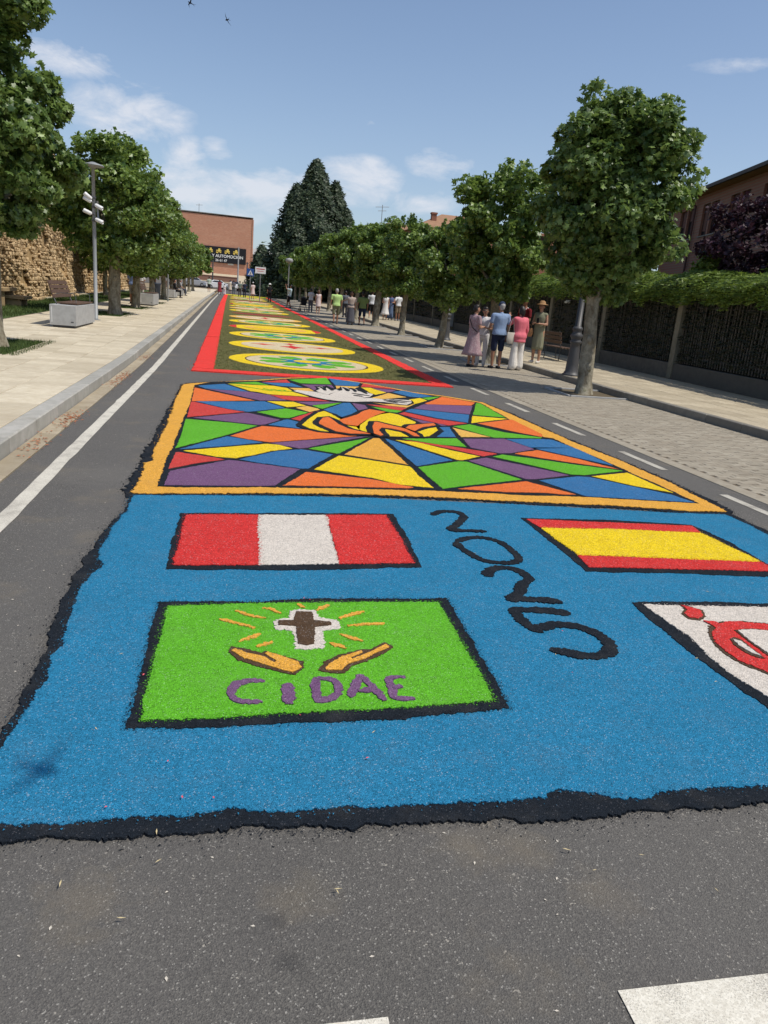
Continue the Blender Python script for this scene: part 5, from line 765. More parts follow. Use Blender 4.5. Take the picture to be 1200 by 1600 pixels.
# ------------------------------------------------------------------ buildings
def facade(name, p0, p1, zb, zt, wins, mat, label, depth=9, roof=True, wallname='wall', cat='building', gut=True, wz=(2.0,), pipe=None, side_mat=None):
    """a wall from p0 to p1 (outer face on the left-hand side seen walking p0 -> p1), windows are cut as recesses built from wall pieces"""
    p0 = np.array(p0, float); p1 = np.array(p1, float); L = np.linalg.norm(p1 - p0); d = (p1 - p0) / L; rz = math.atan2(d[1], d[0])
    e = empty(name, (p0[0], p0[1], zb), rz, label, cat)
    # local: x along the wall, +y into the building, z up
    H = zt - zb; xs = [0] + sorted([w for win in wins for w in (win[0], win[1])]) + [L]; cur = 0.0; Lw = []
    wins = sorted(wins); bands = sorted(set((w[2], w[3]) for w in wins)); 
    zprev = 0
    for (za, zb_) in bands:
        if za > zprev: Lw.append(box(0, L, 0, .3, zprev, za))
        cur = 0
        for w in [w for w in wins if (w[2], w[3]) == (za, zb_)]:
            if w[0] > cur: Lw.append(box(cur, w[0], 0, .3, za, zb_))
            cur = w[1]
        Lw.append(box(cur, L, 0, .3, za, zb_)); zprev = zb_
    Lw.append(box(0, L, 0, .3, zprev, H)); Lw.append(box(0, .3, .3, depth, 0, H)); Lw.append(box(L - .3, L, .3, depth, 0, H)); Lw.append(box(.3, L - .3, depth - .3, depth, 0, H))
    obj('wall', join(*Lw), mat, e)
    for (a, b, za, zb_) in wins:
        w = obj('window', join(box(a, a+.06, .12, .18, za, zb_), box(b-.06, b, .12, .18, za, zb_), box(a+.06, b-.06, .12, .18, zb_-.06, zb_), box(a+.06, b-.06, .12, .18, za, za+.06), box((a+b)/2-.02, (a+b)/2+.02, .125, .175, za+.06, zb_-.06)), plain('dark_frame', (.06,.03,.025), .5), e)
        obj('pane', (np.array([(a+.06, .16, za+.06), (b-.06, .16, za+.06), (b-.06, .16, zb_-.06), (a+.06, .16, zb_-.06)]), [(0,1,2,3)]), M['glassdk'], w)
        bl = zb_ - .06 - (zb_ - za) * random.choice([.35, .5, .8, .65]); obj('blind', box(a+.065, b-.065, .14, .155, bl, zb_-.06), plain('brown_blind', (.13,.06,.045), .7), w)
        obj('sill', box(a - .05, b + .05, -.06, .12, za - .06, za - .002), M['kerb_r'], w)
    if roof:
        rf = obj('roof', ([(-.5,-.55,H+.02),(L+.5,-.55,H+.02),(L+.5,depth+.5,H+.02),(-.5,depth+.5,H+.02),(-.5,-.55,H+.16),(L+.5,-.55,H+.16),(L+.5,depth+.5,H+.16),(-.5,depth+.5,H+.16),(-.4,depth/2,H+1.7),(L+.4,depth/2,H+1.7)], [(3,2,1,0),(0,1,5,4),(1,2,6,5),(2,3,7,6),(3,0,4,7),(4,5,9,8),(6,7,8,9),(5,6,9),(7,4,8)]), M['tile'], e)
        obj('gutter', box(-.5, L + .5, -.68, -.555, H - .02, H + .14), M['roof_dk'], e)
    if pipe: obj('drainpipe', tube([(pipe, -.5, H), (pipe, -.12, H - .5), (pipe, -.12, 0)], .06, 8), plain('dark_red_pipe', (.07,.025,.02), .5), e)
    return e
def pairs(xs, za, zb, w=.75, gap=.25):
    o = []
    for x in xs: o += [(x, x + w, za, zb), (x + w + gap, x + 2*w + gap, za, zb)]
    return o
# facade facing the street: walk away from the viewer so the outer face looks west
fa = facade('brick_building', (25.0, 43.3), (17.4, 11.5), .1, 8.25, pairs([2.6, 5.95, 9.5, 13.0, 16.5, 20.0, 23.5, 27.0], 6.1, 7.65, .98, .2) + pairs([2.6, 5.95, 9.5, 13.0, 16.5, 20.0, 23.5, 27.0], 2.2, 3.9, .98, .2), M['brick_dk'], 'long brown brick building with paired windows behind the hedge at the right', 9, True, pipe=5.12)
facade('brick_wing', (14.6, 45.0), (24.5, 45.0), .2, 6.3, pairs([.4, 2.35, 4.5, 6.9], 4.75, 5.95, .68, .2), M['brick_y2'], 'sunlit red brick wing facing the viewer between the tree crowns', 5, False, pipe=6.4)
def house(x, y, w, d, hz, label, ch, zb=.3, rh=2.0, ant=False):
    e = empty('brick_house', (x, y, zb), 0, label, 'house')
    obj('wall', box(0, w, 0, d, 0, hz), M['brick_y2'], e)
    r = obj('roof', ([(-.4,-.4,hz),(w+.4,-.4,hz),(w+.4,d+.4,hz),(-.4,d+.4,hz),(w*.3,d/2,hz+rh),(w*.7,d/2,hz+rh)], [(0,1,5,4),(1,2,5),(2,3,4,5),(3,0,4),(3,2,1,0)]), M['tile'], e)
    for (cx, cy, cz) in ch: obj('chimney', join(bevbox(cx-.24, cx+.24, cy-.24, cy+.24, hz + .3, cz - .6, .01), bevbox(cx-.30, cx+.30, cy-.30, cy+.30, cz-.6, cz - .45, .02)), M['brick_dk'], r)
    for k in range(int(w // 2.6)):
        q = obj('window', box(k*2.6+.9, k*2.6+1.9, -.05, -.002, 4.2, 5.5), plain('white_frame', (.5,.48,.45)), e); obj('pane', box(k*2.6+.98, k*2.6+1.82, -.07, -.051, 4.28, 5.42), M['glassdk'], q)
    if ant: obj('antenna', join(tube([(ant, d/2, hz+rh*.8), (ant, d/2, hz + rh + 1.9)], .04, 6), tube([(ant-.8, d/2, hz+rh+1.6), (ant+.8, d/2, hz+rh+1.75)], .03, 6), tube([(ant-.5, d/2, hz+rh+1.2), (ant+.5, d/2, hz+rh+1.3)], .03, 6)), M['metal'], r)
    return e
house(14.2, 88, 11, 9, 8.2, 'far brick house whose roof, aerial and red chimney rise over the tree row', [(4.0, 3.5, 10.9)], ant=2.6)
house(16.3, 72, 12, 9, 8.0, 'brick house with a tiled roof and capped chimney behind the tree row', [(2.3, 2.5, 10.3)])
house(15.5, 58, 9, 8, 5.6, 'low brick house partly seen through the gap between tree crowns', [(5, 3, 7.9)])

# block building at the end of the street with its painted sign
eb = empty('brick_hall', (-26, 165, 4.1), 0, 'tall windowless red brick hall closing the far end of the street', 'building')
def slope_prism(x0, x1, y0, y1, z0, za, zb): return np.array([(x0,y0,z0),(x1,y0,z0),(x1,y1,z0),(x0,y1,z0),(x0,y0,za),(x1,y0,zb),(x1,y1,zb),(x0,y1,za)], float), [(3,2,1,0),(4,5,6,7),(0,1,5,4),(1,2,6,5),(2,3,7,6),(3,0,4,7)]
obj('wall', slope_prism(0, 29.3, 0, 18, -1, 11.4, 11.15), M['brick_y'], eb); obj('coping', slope_prism(-.1, 29.45, -.12, 18.1, 11.42, 11.75, 11.5), M['kerb_r'], eb)
obj('side_pilaster', box(29.3, 29.55, -.1, 18, -1, 11.15), M['brick_y'], eb)
obj('roof_aerial', join(tube([(18.6, 1, 11.5), (18.6, 1, 13.2)], .05, 6), tube([(18.0, 1, 12.9), (19.3, 1, 13.0)], .04, 6)), M['metal'], eb)
for (a, b) in ((24.6, 1.9), (26.3, 2.3)): obj('wall_notice', box(a, a + 1.1, -.06, -.003, b, b + .9), plain('pale_notice', (.6,.58,.52)), eb)
sgn = empty('wall_sign', (-7.2, 164.9, 10.3), 0, 'black sign board with yellow pictures and white letters on the brick hall', 'sign')
obj('board', box(-5.4, 9.4, -.15, 0, -4.0, -.9), plain('black_board', (.012,.013,.016), .5), sgn)
def text(body, size, loc, mat, parent, name='lettering', ext=.02, align='LEFT', rot=(math.pi/2, 0, 0)):
    c = bpy.data.curves.new(name, 'FONT'); c.body = body; c.size = size; c.extrude = ext; c.offset = size * .02; c.align_x = align; t = bpy.data.objects.new('tmp', c); COL.objects.link(t)
    dg = bpy.context.evaluated_depsgraph_get(); me = bpy.data.meshes.new_from_object(t.evaluated_get(dg)); bpy.data.objects.remove(t); me.name = name; me.materials.clear(); me.materials.append(mat)
    return link(name, me, parent, loc, rot)
WH = plain('sign_white', (.75,.75,.72)); YE = plain('sign_yellow', (.75,.55,.12))
text('AGRICOLA Y AUTOMOCIÓN', .80, (8.85, -.18, -2.95), WH, sgn, align='RIGHT'); text('26 61 47', .66, (5.6, -.18, -3.75), WH, sgn, align='RIGHT')
for k, x in enumerate((-2.9, -1.2, .5, 2.2, 3.9, 5.6, 7.3)):
    L = [box(x-.5, x+.5, -.2, -.151, -1.9, -1.55), xf(lathe([(.001,-.02),(.24,-.02),(.24,.02),(.001,.02)], 12), 0, (x-.3, -.18, -1.95), 1, math.pi/2), xf(lathe([(.001,-.02),(.17,-.02),(.17,.02),(.001,.02)], 12), 0, (x+.35, -.18, -1.95), 1, math.pi/2), box(x-.1, x+.3, -.2, -.152, -1.548, -1.25)]
    obj('yellow_picture', join(*L), YE, sgn)
obj('pale_shed', join(box(0, 9, 0, 8, -2, 5.6), ([(-.3,-.3,5.62),(9.3,-.3,5.62),(9.3,8.3,5.62),(-.3,8.3,5.62),(-.3,4,7.2),(9.3,4,7.2)], [(0,1,5,4),(2,3,4,5),(1,2,5),(3,0,4),(3,2,1,0)])), plain('grey_render', (.36,.35,.33)), loc=(3.6, 200, 4.4), label='pale grey shed with a pitched roof behind the brick hall', cat='building')
obj('brick_garden_wall', join(box(0, 14, 0, .4, -.4, 1.5), box(-.05, 14.05, -.06, .46, 1.502, 1.62)), M['brick_dk'], loc=(-13.5, 151, 1.9), label='low brown brick wall behind the parked cars', cat='wall')
sheet('far_forecourt', [-30, 0, 30], [150.01, 165], .03, M['slab_r'])

# ------------------------------------------------------------------ rubble wall on the left
rw = empty('rubble_wall', TP(-9.3, 34), label='high ruined rubble stone wall of ochre stones along the lawn', cat='wall')
g = np.random.default_rng(9)
BALL = []
bm = bmesh.new(); bmesh.ops.create_icosphere(bm, subdivisions=1, radius=1.0); BV = np.array([v.co[:] for v in bm.verts]); BF = [tuple(v.index for v in f.verts) for f in bm.faces]; bm.free()
BV = np.sign(BV) * np.abs(BV) ** .55
def topline(y): return 6.9 + .5 * math.sin(y * .5) + .3 * math.sin(y * 1.7 + 1)
stones = []
def wall_run(x0, ya, yb, batter, size=1.0):
    z = .1
    while z < 7.6:
        h = g.uniform(.09, .22) * size; y = ya + g.uniform(0, .3)
        while y < yb:
            l = g.uniform(.16, .30) * size * (1 + 1.2 * g.uniform() ** 3)
            if z < topline(y) and g.uniform() > .05 and math.sin(y * 1.3 + 2) * math.sin(z * 1.9 + y * .6) < .74:
                bulge = .12 * math.sin(y * .9 + z) + .10 * math.sin(z * 2.1 + y * .3) + .25 * max(0, 1.6 - z) * (.5 + .5 * math.sin(y * .7)); stones.append((x0 - batter * z + bulge + g.normal() * .035, y + l / 2, z + h / 2, l * .50, h * .53, g.uniform(.07, .13)))
            y += l * g.uniform(.96, 1.1)
        z += h
wall_run(-8.95, 24, 46.5, .03, .88); wall_run(-9.6, 46.5, 60, .02, 1.0); wall_run(-9.6, 60, 84, .02, 1.7)
stones.sort(key=lambda s: (s[1] - 24) + s[2] * 1.2 if s[1] > 29.5 else 500)
svars = []
for k in range(10):
    v = BV * (1 + g.normal(size=(len(BV), 1)) * .09); me = mesh('stone', v, BF, M['sandstone']); set_tint(me, np.full(len(v), g.uniform(0, 1))); svars.append(me)
Lst = []; tn = []
for i, (x, y, z, a, b, c) in enumerate(stones):
    if i < 300:
        o = link('stone', svars[g.integers(10)], rw); p = TP(x, y, z); o.location = Vector(p) - rw.location; o.scale = (c, a, b); o.rotation_euler = (g.normal() * .16, g.normal() * .12, g.normal() * .2)
    else:
        v = BV * (1 + g.normal(size=(len(BV), 1)) * .09) * np.array([c, a, b]); r = g.normal() * .15; cr, sr = math.cos(r), math.sin(r); v = np.c_[v[:, 0], v[:, 1] * cr - v[:, 2] * sr, v[:, 1] * sr + v[:, 2] * cr] + [x, y, z]; Lst.append(v); tn.append(np.full(len(v), g.uniform(0, 1)))
nb = len(BV); V = T(np.concatenate(Lst)); F = [tuple(i + k * nb for i in f) for k in range(len(Lst)) for f in BF]
me = mesh('stones', V - np.array(rw.location[:]), F, M['sandstone'], False); set_tint(me, np.concatenate(tn)); link('stones', me, rw, kind='stuff')
def core(x, ya, yb):
    ys = np.arange(ya, yb + .01, 1.5); V = []; 
    for y in ys:
        for z in np.linspace(-.2, 1, 9): 
            zz = z * topline(y) * .98 if z > 0 else -.2
            V.append((x - .03 * zz + .12 * math.sin(y*.9+zz) + .10*math.sin(zz*2.1+y*.3) + .25*max(0,1.6-zz)*(.5+.5*math.sin(y*.7)) - .03, y, zz))
    F = [(j*9+i, (j+1)*9+i, (j+1)*9+i+1, j*9+i+1) for j in range(len(ys)-1) for i in range(8)]; n = len(V)
    V += [(-12, V[j*9+8][1], V[j*9+8][2]) for j in range(len(ys))]; F += [(j*9+8, (j+1)*9+8, n+j+1, n+j) for j in range(len(ys)-1)]; return T(V), F
wobj('earth_core', join(core(-8.95, 24, 46.5), core(-9.6, 46.0, 84), (T([(-8.95,46.4,-.2),(-12,46.4,-.2),(-12,46.4,6.5),(-9.2,46.4,6.5)]), [(0,1,2,3)])), M['mortar'], rw)
sb = empty('stone_steps', TP(-8.35, 30.6, .12), 0, 'weathered block steps with dark gaps at the foot of the rubble wall', 'steps')
for (a, b, c, d, z0, z1) in ((-.55,.3,-.5,1.3,.55,.68), (-.45,.2,-.4,.0,0,.545), (-.45,.2,.9,1.2,0,.545), (.05,.75,.4,1.6,.28,.40), (.1,.6,.5,.75,0,.275), (.1,.6,1.3,1.5,0,.275)): obj('block', bevbox(a, b, c, d, z0, z1, .02), M['sandstone'], sb)

# ------------------------------------------------------------------ people
def capsule(p0, p1, r0, r1, n=10, k=3, sq=1.0):
    """closed tapered limb; sq squashes it front to back (y)"""
    p0 = Vector(p0); p1 = Vector(p1); d = (p1 - p0); L = d.length; d = d / L if L > 1e-6 else Vector((0, 0, 1))
    a = d.cross(Vector((0, 1, 0))); a = a.normalized() if a.length > .05 else Vector((1, 0, 0)); b = d.cross(a).normalized(); V = []; F = []; rings = []
    for i in range(1, k + 1): t = math.pi / 2 * i / k; rings.append((p0 - d * r0 * math.cos(t), r0 * math.sin(t)))
    for i in range(k, 0, -1): t = math.pi / 2 * i / k; rings.append((p1 + d * r1 * math.cos(t), r1 * math.sin(t)))
    V.append(p0 - d * r0)
    for c, r in rings:
        for j in range(n):
            t = 2*math.pi*j/n; q = a * math.cos(t) * r + b * math.sin(t) * r; q.y *= sq; V.append(c + q)
    V.append(p1 + d * r1); m = len(rings)
    for j in range(n): F.append((0, 1 + (j+1) % n, 1 + j))
    for i in range(m - 1):
        for j in range(n): F.append((1+i*n+j, 1+i*n+(j+1) % n, 1+(i+1)*n+(j+1) % n, 1+(i+1)*n+j))
    e = 1 + (m-1)*n
    for j in range(n): F.append((e+j, e+(j+1) % n, 1+m*n))
    return np.array([v[:] for v in V]), F
def loft(rings, up, s, n=16):
    "closed torso: rings (z, half width, half depth, y offset)"
    V = []; F = []; m = len(rings); bz = Vector((0, 0, 1))
    V.append(up(0, rings[0][3], rings[0][0] - .01))
    for z_, rx, ry, oy in rings:
        for j in range(n): t = 2*math.pi*j/n; c = math.cos(t); sn = math.sin(t); V.append(up(rx*abs(c)**.85*(1 if c > 0 else -1), oy + ry*abs(sn)**.9*(1 if sn > 0 else -1), z_))
    V.append(up(0, rings[-1][3], rings[-1][0] + .01)); e = 1 + (m-1)*n
    for j in range(n): F.append((0, 1+(j+1) % n, 1+j)); F.append((e+j, e+(j+1) % n, 1+m*n))
    for i in range(m-1):
        for j in range(n): F.append((1+i*n+j, 1+i*n+(j+1) % n, 1+(i+1)*n+(j+1) % n, 1+(i+1)*n+j))
    return np.array([v[:] for v in V]), F
def fuse(name, parts, mat, vox=.022, smooth=4, extra=None):
    V, F = join(*parts); me = mesh('tmp', V, F); o = bpy.data.objects.new('tmp', me); COL.objects.link(o)
    r = o.modifiers.new('r', 'REMESH'); r.mode = 'VOXEL'; r.voxel_size = vox; r.use_smooth_shade = True
    s = o.modifiers.new('s', 'SMOOTH'); s.factor = .5; s.iterations = smooth
    dg = bpy.context.evaluated_depsgraph_get(); out = bpy.data.meshes.new_from_object(o.evaluated_get(dg)); bpy.data.objects.remove(o); bpy.data.meshes.remove(me)
    if extra:
        n = len(out.vertices); v = np.empty(n * 3, np.float32); out.vertices.foreach_get('co', v); fs = [tuple(p.vertices) for p in out.polygons]; V2, F2 = join((v.reshape(-1, 3), fs), *extra); bpy.data.meshes.remove(out); out = mesh(name, V2, F2, None, True)
    out.name = name; out.materials.clear(); out.materials.append(mat); return out
def person(loc, face, label, group=None, H=1.72, skin='skin', hair='hair_dk', hairlen=.0, top=None, bottom=None, shoes=(.05,.05,.055), arms=('down', 'down'), stride=0.0, sit=False, lean=0.0, female=False, hat=None, vox=.024, wide=1.0, headturn=0.0, z=0.0, fine=False, topkind='tee'):
    """local frame: the figure looks along +y. top/bottom: (kind, colour)"""
    e = empty('person', TP(loc[0], loc[1], z), face, label, 'person', group); s = H / 1.72; sk = M[skin]
    A = lambda x, y, z_: Vector((x * s, y * s, z_ * s))
    hipz = .92 if not sit else .50; hw = .095 * wide; sh = (.175 if female else .205) * wide
    def up(x, y, z_):   # upper body point, leaned about the hips
        q = Vector((x, y, z_ - .92)); q = Matrix.Rotation(-lean, 3, 'X') @ q; return A(q.x, q.y, q.z + hipz)
    legs = []
    for i, sd_ in ((0, -1), (1, 1)):
        st = stride * sd_
        if sit: hip = A(sd_*hw, 0, hipz); kn = A(sd_*hw*1.2, .42, .50); an = A(sd_*hw*1.1, .40, .09)
        else: hip = A(sd_*hw, 0, .92); kn = A(sd_*(hw+.005), st*.5 + (.05 if stride else .01), .50); an = A(sd_*(hw+.005), st - (.02 if st < 0 else 0), .09 + (.05 if st < -.1 else 0))
        toe = an + A(sd_*.015, .15, -.045); legs.append((hip, kn, an, toe))
    body = []
    for hip, kn, an, toe in legs:
        body += [capsule(hip, kn, .082*s, .056*s), capsule(kn, kn.lerp(an, .35), .054*s, .056*s), capsule(kn.lerp(an, .35), an, .056*s, .036*s)]
    ww = .135 if female else .15
    TOR = [(.86, .12, .085, 0), (.92, .158, .105, -.01), (.98, .160, .112, -.012), (1.06, ww - .004, .098, 0), (1.14, ww + .002, .098, .004), (1.24, .152, .108, .008), (1.33, .162, .108, .004), (1.39, sh * .86, .088, 0), (1.435, sh * .62, .062, -.004), (1.455, .06, .05, -.006)]
    TOR = [(z_, rx * wide, ry * (.5 + .5 * wide), oy) for z_, rx, ry, oy in TOR]
    body += [loft(TOR, up, s), capsule(up(-sh*.9, 0, 1.41), up(sh*.9, 0, 1.41), .055*s, .055*s), capsule(up(0, -.01, 1.42), up(0, .012, 1.53), .055*s, .050*s)]
    hc = up(0, .02, 1.625); tt = headturn
    hd = Vector((math.sin(tt), math.cos(tt), 0)); hr_ = Vector((math.cos(tt), -math.sin(tt), 0))
    body += [capsule(hc + Vector((0, 0, -.03*s)) + hd*.012*s, hc + Vector((0, 0, .035*s)) - hd*.008*s, .074*s, .082*s, 12, 4), capsule(hc + hd*.045*s + Vector((0, 0, -.075*s)), hc + hd*.03*s + Vector((0, 0, -.03*s)), .032*s, .055*s)]
    arml = []; extra = []
    for k, (sd_, a) in enumerate(zip((-1, 1), arms)):
        shp = up(sd_*sh, 0, 1.40)
        if a == 'down': el = up(sd_*(sh+.045), -.02, 1.12); wr = up(sd_*(sh+.04), .05, .87)
        elif a == 'swing': el = up(sd_*(sh+.04), .10, 1.14); wr = up(sd_*(sh+.02), .26, .95)
        elif a == 'back': el = up(sd_*(sh+.05), -.12, 1.14); wr = up(sd_*(sh+.03), -.14, .89)
        elif a == 'front': el = up(sd_*(sh+.05), .02, 1.13); wr = up(sd_*(sh-.10), .25, 1.15)
        elif a == 'phone': el = up(sd_*(sh+.05), .20, 1.22); wr = up(sd_*(sh-.08), .36, 1.45)
        elif a == 'out': el = up(sd_*(sh+.20), .02, 1.25); wr = up(sd_*(sh+.42), .06, 1.22)
        elif a == 'hip': el = up(sd_*(sh+.15), -.08, 1.15); wr = up(sd_*(sh+.0), .04, 1.03)
        elif a == 'raise': el = up(sd_*(sh+.10), .22, 1.38); wr = up(sd_*(sh-.02), .40, 1.62)
        elif a == 'lap': el = up(sd_*(sh+.05), .06, 1.14); wr = up(sd_*(sh-.08), .28, 1.02)
        arml.append((shp, el, wr)); body += [capsule(shp, el, .046*s, .038*s), capsule(el, wr, .038*s, .026*s)]
        d = (wr - el).normalized(); side = Vector((1, 0, 0)) if abs(d.x) < .8 else Vector((0, 1, 0)); side = (side - d * side.dot(d)).normalized(); palm = wr + d * .075 * s
        body.append(capsule(wr + d*.02*s, palm, .026*s, .032*s, 8, 2)); nrm = d.cross(side)
        if fine:
            for fi, ln_ in enumerate((.058, .066, .062, .048)):
                b = palm + side * (fi - 1.5) * .017 * s; m_ = b + d * ln_*.6*s + nrm*.006*s; t_ = m_ + (d * .7 + nrm * sd_*.5).normalized() * ln_*.55*s; extra += [capsule(b, m_, .0095*s, .0085*s, 6, 2), capsule(m_, t_, .0085*s, .0065*s, 6, 2)]
            b = wr + d*.035*s - side*.024*s*sd_; extra.append(capsule(b, b + (d*.7 - side*sd_*.7).normalized()*.055*s, .011*s, .008*s, 6, 2))
    # face: nose, brows' sockets (dark eyes), ears
    nz = hc + hd * .088*s; extra += [capsule(nz + Vector((0, 0, .012*s)), nz + hd*.012*s + Vector((0, 0, -.018*s)), .009*s, .013*s, 6, 2)]
    for sd_ in (-1, 1): extra.append(capsule(hc + hr_*sd_*.080*s + Vector((0, 0, .012*s)), hc + hr_*sd_*.083*s + Vector((0, 0, -.022*s)), .015*s, .012*s, 6, 2))
    body += [capsule(an + A(0, -.03, -.04), toe + A(0, -.03, 0), .034*s, .03*s) for _, _, an, toe in legs]
    link('body', fuse('body', body, sk, vox, 3, extra), e)
    ey = [capsule(hc + hd*.080*s + hr_*sd_*.030*s + Vector((0, 0, .016*s)), hc + hd*.082*s + hr_*sd_*.034*s + Vector((0, 0, .016*s)), .0085*s, .0085*s, 6, 2) for sd_ in (-1, 1)]
    obj('eyes', join(*ey), cloth((.03, .02, .02), 'eye_dark'), e, True)
    mo = hc + hd*.081*s + Vector((0, 0, -.052*s)); obj('mouth', capsule(mo - hr_*.02*s, mo + hr_*.02*s, .006*s, .006*s, 6, 2), cloth((.30, .08, .07), 'lip'), e, True)
    # hair
    if hair:
        hh = [capsule(hc - hd*.020*s + Vector((0, 0, .035*s)), hc - hd*.006*s + Vector((0, 0, .062*s)), .086*s, .080*s, 12, 4), capsule(hc - hd*.035*s + Vector((0, 0, -.02*s)), hc - hd*.03*s + Vector((0, 0, .03*s)), .070*s, .083*s)]
        if hairlen: hh += [capsule(hc - hd*.045*s, hc - hd*.075*s - Vector((0, 0, hairlen*s)), .080*s, .055*s)] + [capsule(hc + hr_*q*.06*s - hd*.02*s, hc + hr_*q*.075*s - hd*.03*s - Vector((0, 0, hairlen*.75*s)), .04*s, .03*s) for q in (-1, 1)]
        link('hair', fuse('hair', hh, M[hair], .016, 2), e)
    # clothes
    tk, tc = top or (None, None); bk, bc = bottom or (None, None); g_ = .016
    if tk:
        P = []
        z0 = .90 if tk not in ('blazer', 'long') else .78
        if bk in ('dress', 'longdress', 'slim', 'skirt'): z0 = 1.03
        fl_ = .040 if tk in ('blazer', 'long') else .010
        R_ = [(z_, rx + .020 + (max(0, (1.05 - z_)) * fl_ * 6), ry + .020 + (max(0, (1.05 - z_)) * fl_ * 5), oy) for z_, rx, ry, oy in TOR if z_ > z0 + .03 and z_ < 1.45]
        R_ = [(z0, R_[0][1] + .012, R_[0][2] + .012, R_[0][3])] + R_
        P.append(loft(R_, up, s)); P.append(capsule(up(-sh*.88, 0, 1.402), up(sh*.88, 0, 1.402), .066*s, .066*s)); P.append(capsule(up(0, -.01, 1.40), up(0, -.006, 1.455), .085*s, .062*s))
        if tk != 'sleeveless':
            for shp, el, wr in arml:
                if tk in ('blazer', 'longsleeve'): P += [capsule(shp, el, .063*s, .055*s), capsule(el, el.lerp(wr, .8), .055*s, .043*s)]
                else: P += [capsule(shp, shp.lerp(el, .62), .064*s, .060*s)]
        link({'blazer': 'blazer', 'sleeveless': 'top', 'dress': 'bodice'}.get(tk, 'shirt'), fuse('shirt', P, cloth(tc), vox, 4), e)
    if bk in ('shorts', 'trousers', 'wide'):
        P = [capsule(A(-.06*wide, 0, hipz + .03), A(.06*wide, 0, hipz + .03), .108*s, .108*s), capsule(A(-.08*wide, 0, hipz - .04), A(.08*wide, 0, hipz - .04), .112*s, .112*s)]
        for hip, kn, an, toe in legs:
            if bk == 'shorts': P += [capsule(hip, hip.lerp(kn, .92), .102*s, .084*s)]
            elif bk == 'wide': P += [capsule(hip - A(0, 0, .06), kn, .098*s, .100*s), capsule(kn, an + A(0, 0, .03), .100*s, .125*s)]
            else: P += [capsule(hip, kn, .100*s, .075*s), capsule(kn, an, .075*s, .058*s)]
        link(bk if bk != 'wide' else 'trousers', fuse('trousers', P, cloth(bc), vox, 4), e)
    if bk in ('skirt', 'longskirt', 'dress', 'longdress', 'slim'):
        hem = {'skirt': .55, 'longskirt': .12, 'dress': .50, 'longdress': .34, 'slim': .40}[bk]; fl = {'skirt': .20, 'longskirt': .22, 'dress': .24, 'longdress': .30, 'slim': .165}[bk]
        V = []; F = []; n = 26; m = 9
        for i in range(m):
            t = i / (m - 1); z_ = 1.09 * (1 - t) + hem * t; rx = ((ww + .024) * (1-t)**2 + (.178 if t < .5 else .178) * 2*t*(1-t) + fl * t*t) * wide; rx = max(rx, .15 * min(1, .8 + t)); ry = rx * (.78 + .12 * t)
            for j in range(n):
                a = 2*math.pi*j/n; w_ = 1 + .07 * t * math.sin(a * 7 + 2) + .03 * t * math.sin(a * 11); V.append(A(rx * w_ * math.cos(a), ry * w_ * math.sin(a) + stride * .15 * t, z_ if not sit else max(.45, z_ - .4)))
        for i in range(m - 1):
            for j in range(n): F.append((i*n+j, (i+1)*n+j, (i+1)*n+(j+1) % n, i*n+(j+1) % n))
        F.append(tuple(range((m-1)*n, m*n))[::-1])
        obj('skirt', (np.array([v[:] for v in V]), F), cloth(bc), e, True)
    for hip, kn, an, toe in legs: link('shoe', fuse('shoe', [capsule(an + A(0, -.035, -.045), an + A(0, .0, -.04), .042*s, .044*s), capsule(an + A(0, 0, -.05), toe + A(0, .0, -.005), .040*s, .034*s)], cloth(shoes), .015, 2), e)
    if hat:
        k, c = hat
        if k == 'cap': hp = [capsule(hc + Vector((0, 0, .05*s)), hc + Vector((0, 0, .062*s)), .094*s, .092*s, 12, 4)]; o = link('cap', fuse('cap', hp, cloth(c), .016, 2), e); obj('peak', xf(box(-.06*s, .06*s, .07*s, .17*s, 0, .008), -tt, (hc + Vector((0, 0, .055*s)))[:]), cloth(c), o)
        else: obj('hat', xf(lathe([(.0, .135), (.05, .13), (.085, .10), (.095, .045), (.11, .035), (.17, .025), (.175, .015), (.10, .02), (.08, .02)], 20), 0, (hc + Vector((0, 0, .045*s)))[:], s), cloth(c), e, True)
    e['_hc'] = 0; del e['_hc']
    return e, dict(hc=hc, arms=arml, up=up, A=A, face=face, s=s)
def held(e, p, rz=0):
    return e.matrix_basis @ Vector(p) if False else (Matrix.Rotation(e.rotation_euler.z, 3, 'Z') @ Vector(p) + e.location)
PI = math.pi
GP = 'people chatting beside the kerb'; GW = 'people strolling along the paved bay'; GF = 'people far down the street'
FN = dict(vox=.018, fine=True)
# the group on the right
a, ia = person((6.55, 20.3), -1.25, 'woman in a long mauve print dress with a black cross strap, seen from the side', GP, 1.66, 'skin', 'hair_dk', .03, ('dress', (.36,.25,.26)), ('longdress', (.36,.25,.26)), arms=('front', 'front'), female=True, wide=1.08, headturn=.3, **FN)
sp_ = ia['up']; obj('shoulder_strap', tube([sp_(-.14, -.02, 1.47), sp_(-.05, -.14, 1.30), sp_(.10, -.15, 1.12), sp_(.20, -.03, 1.0)], .011, 6), cloth((.02,.02,.022)), a)
b, ib = person((6.98, 20.75), PI - .5, 'woman in white trousers and pale top with dark sunglasses facing the viewer', GP, 1.62, 'skin', 'hair_dk', .06, ('tee', (.60,.58,.58)), ('trousers', (.66,.64,.62)), (.5,.48,.45), ('front', 'down'), female=True, **FN)
hc = ib['hc']; obj('sunglasses', join(*[capsule(hc + Vector((q*.032, .088, .018)), hc + Vector((q*.036, .088, .018)), .022, .022, 8, 2) for q in (-1, 1)], tube([hc + Vector((-.09, .02, .02)), hc + Vector((-.06, .085, .02)), hc + Vector((.06, .085, .02)), hc + Vector((.09, .02, .02))], .005, 5)), M['glassdk'], b, True)
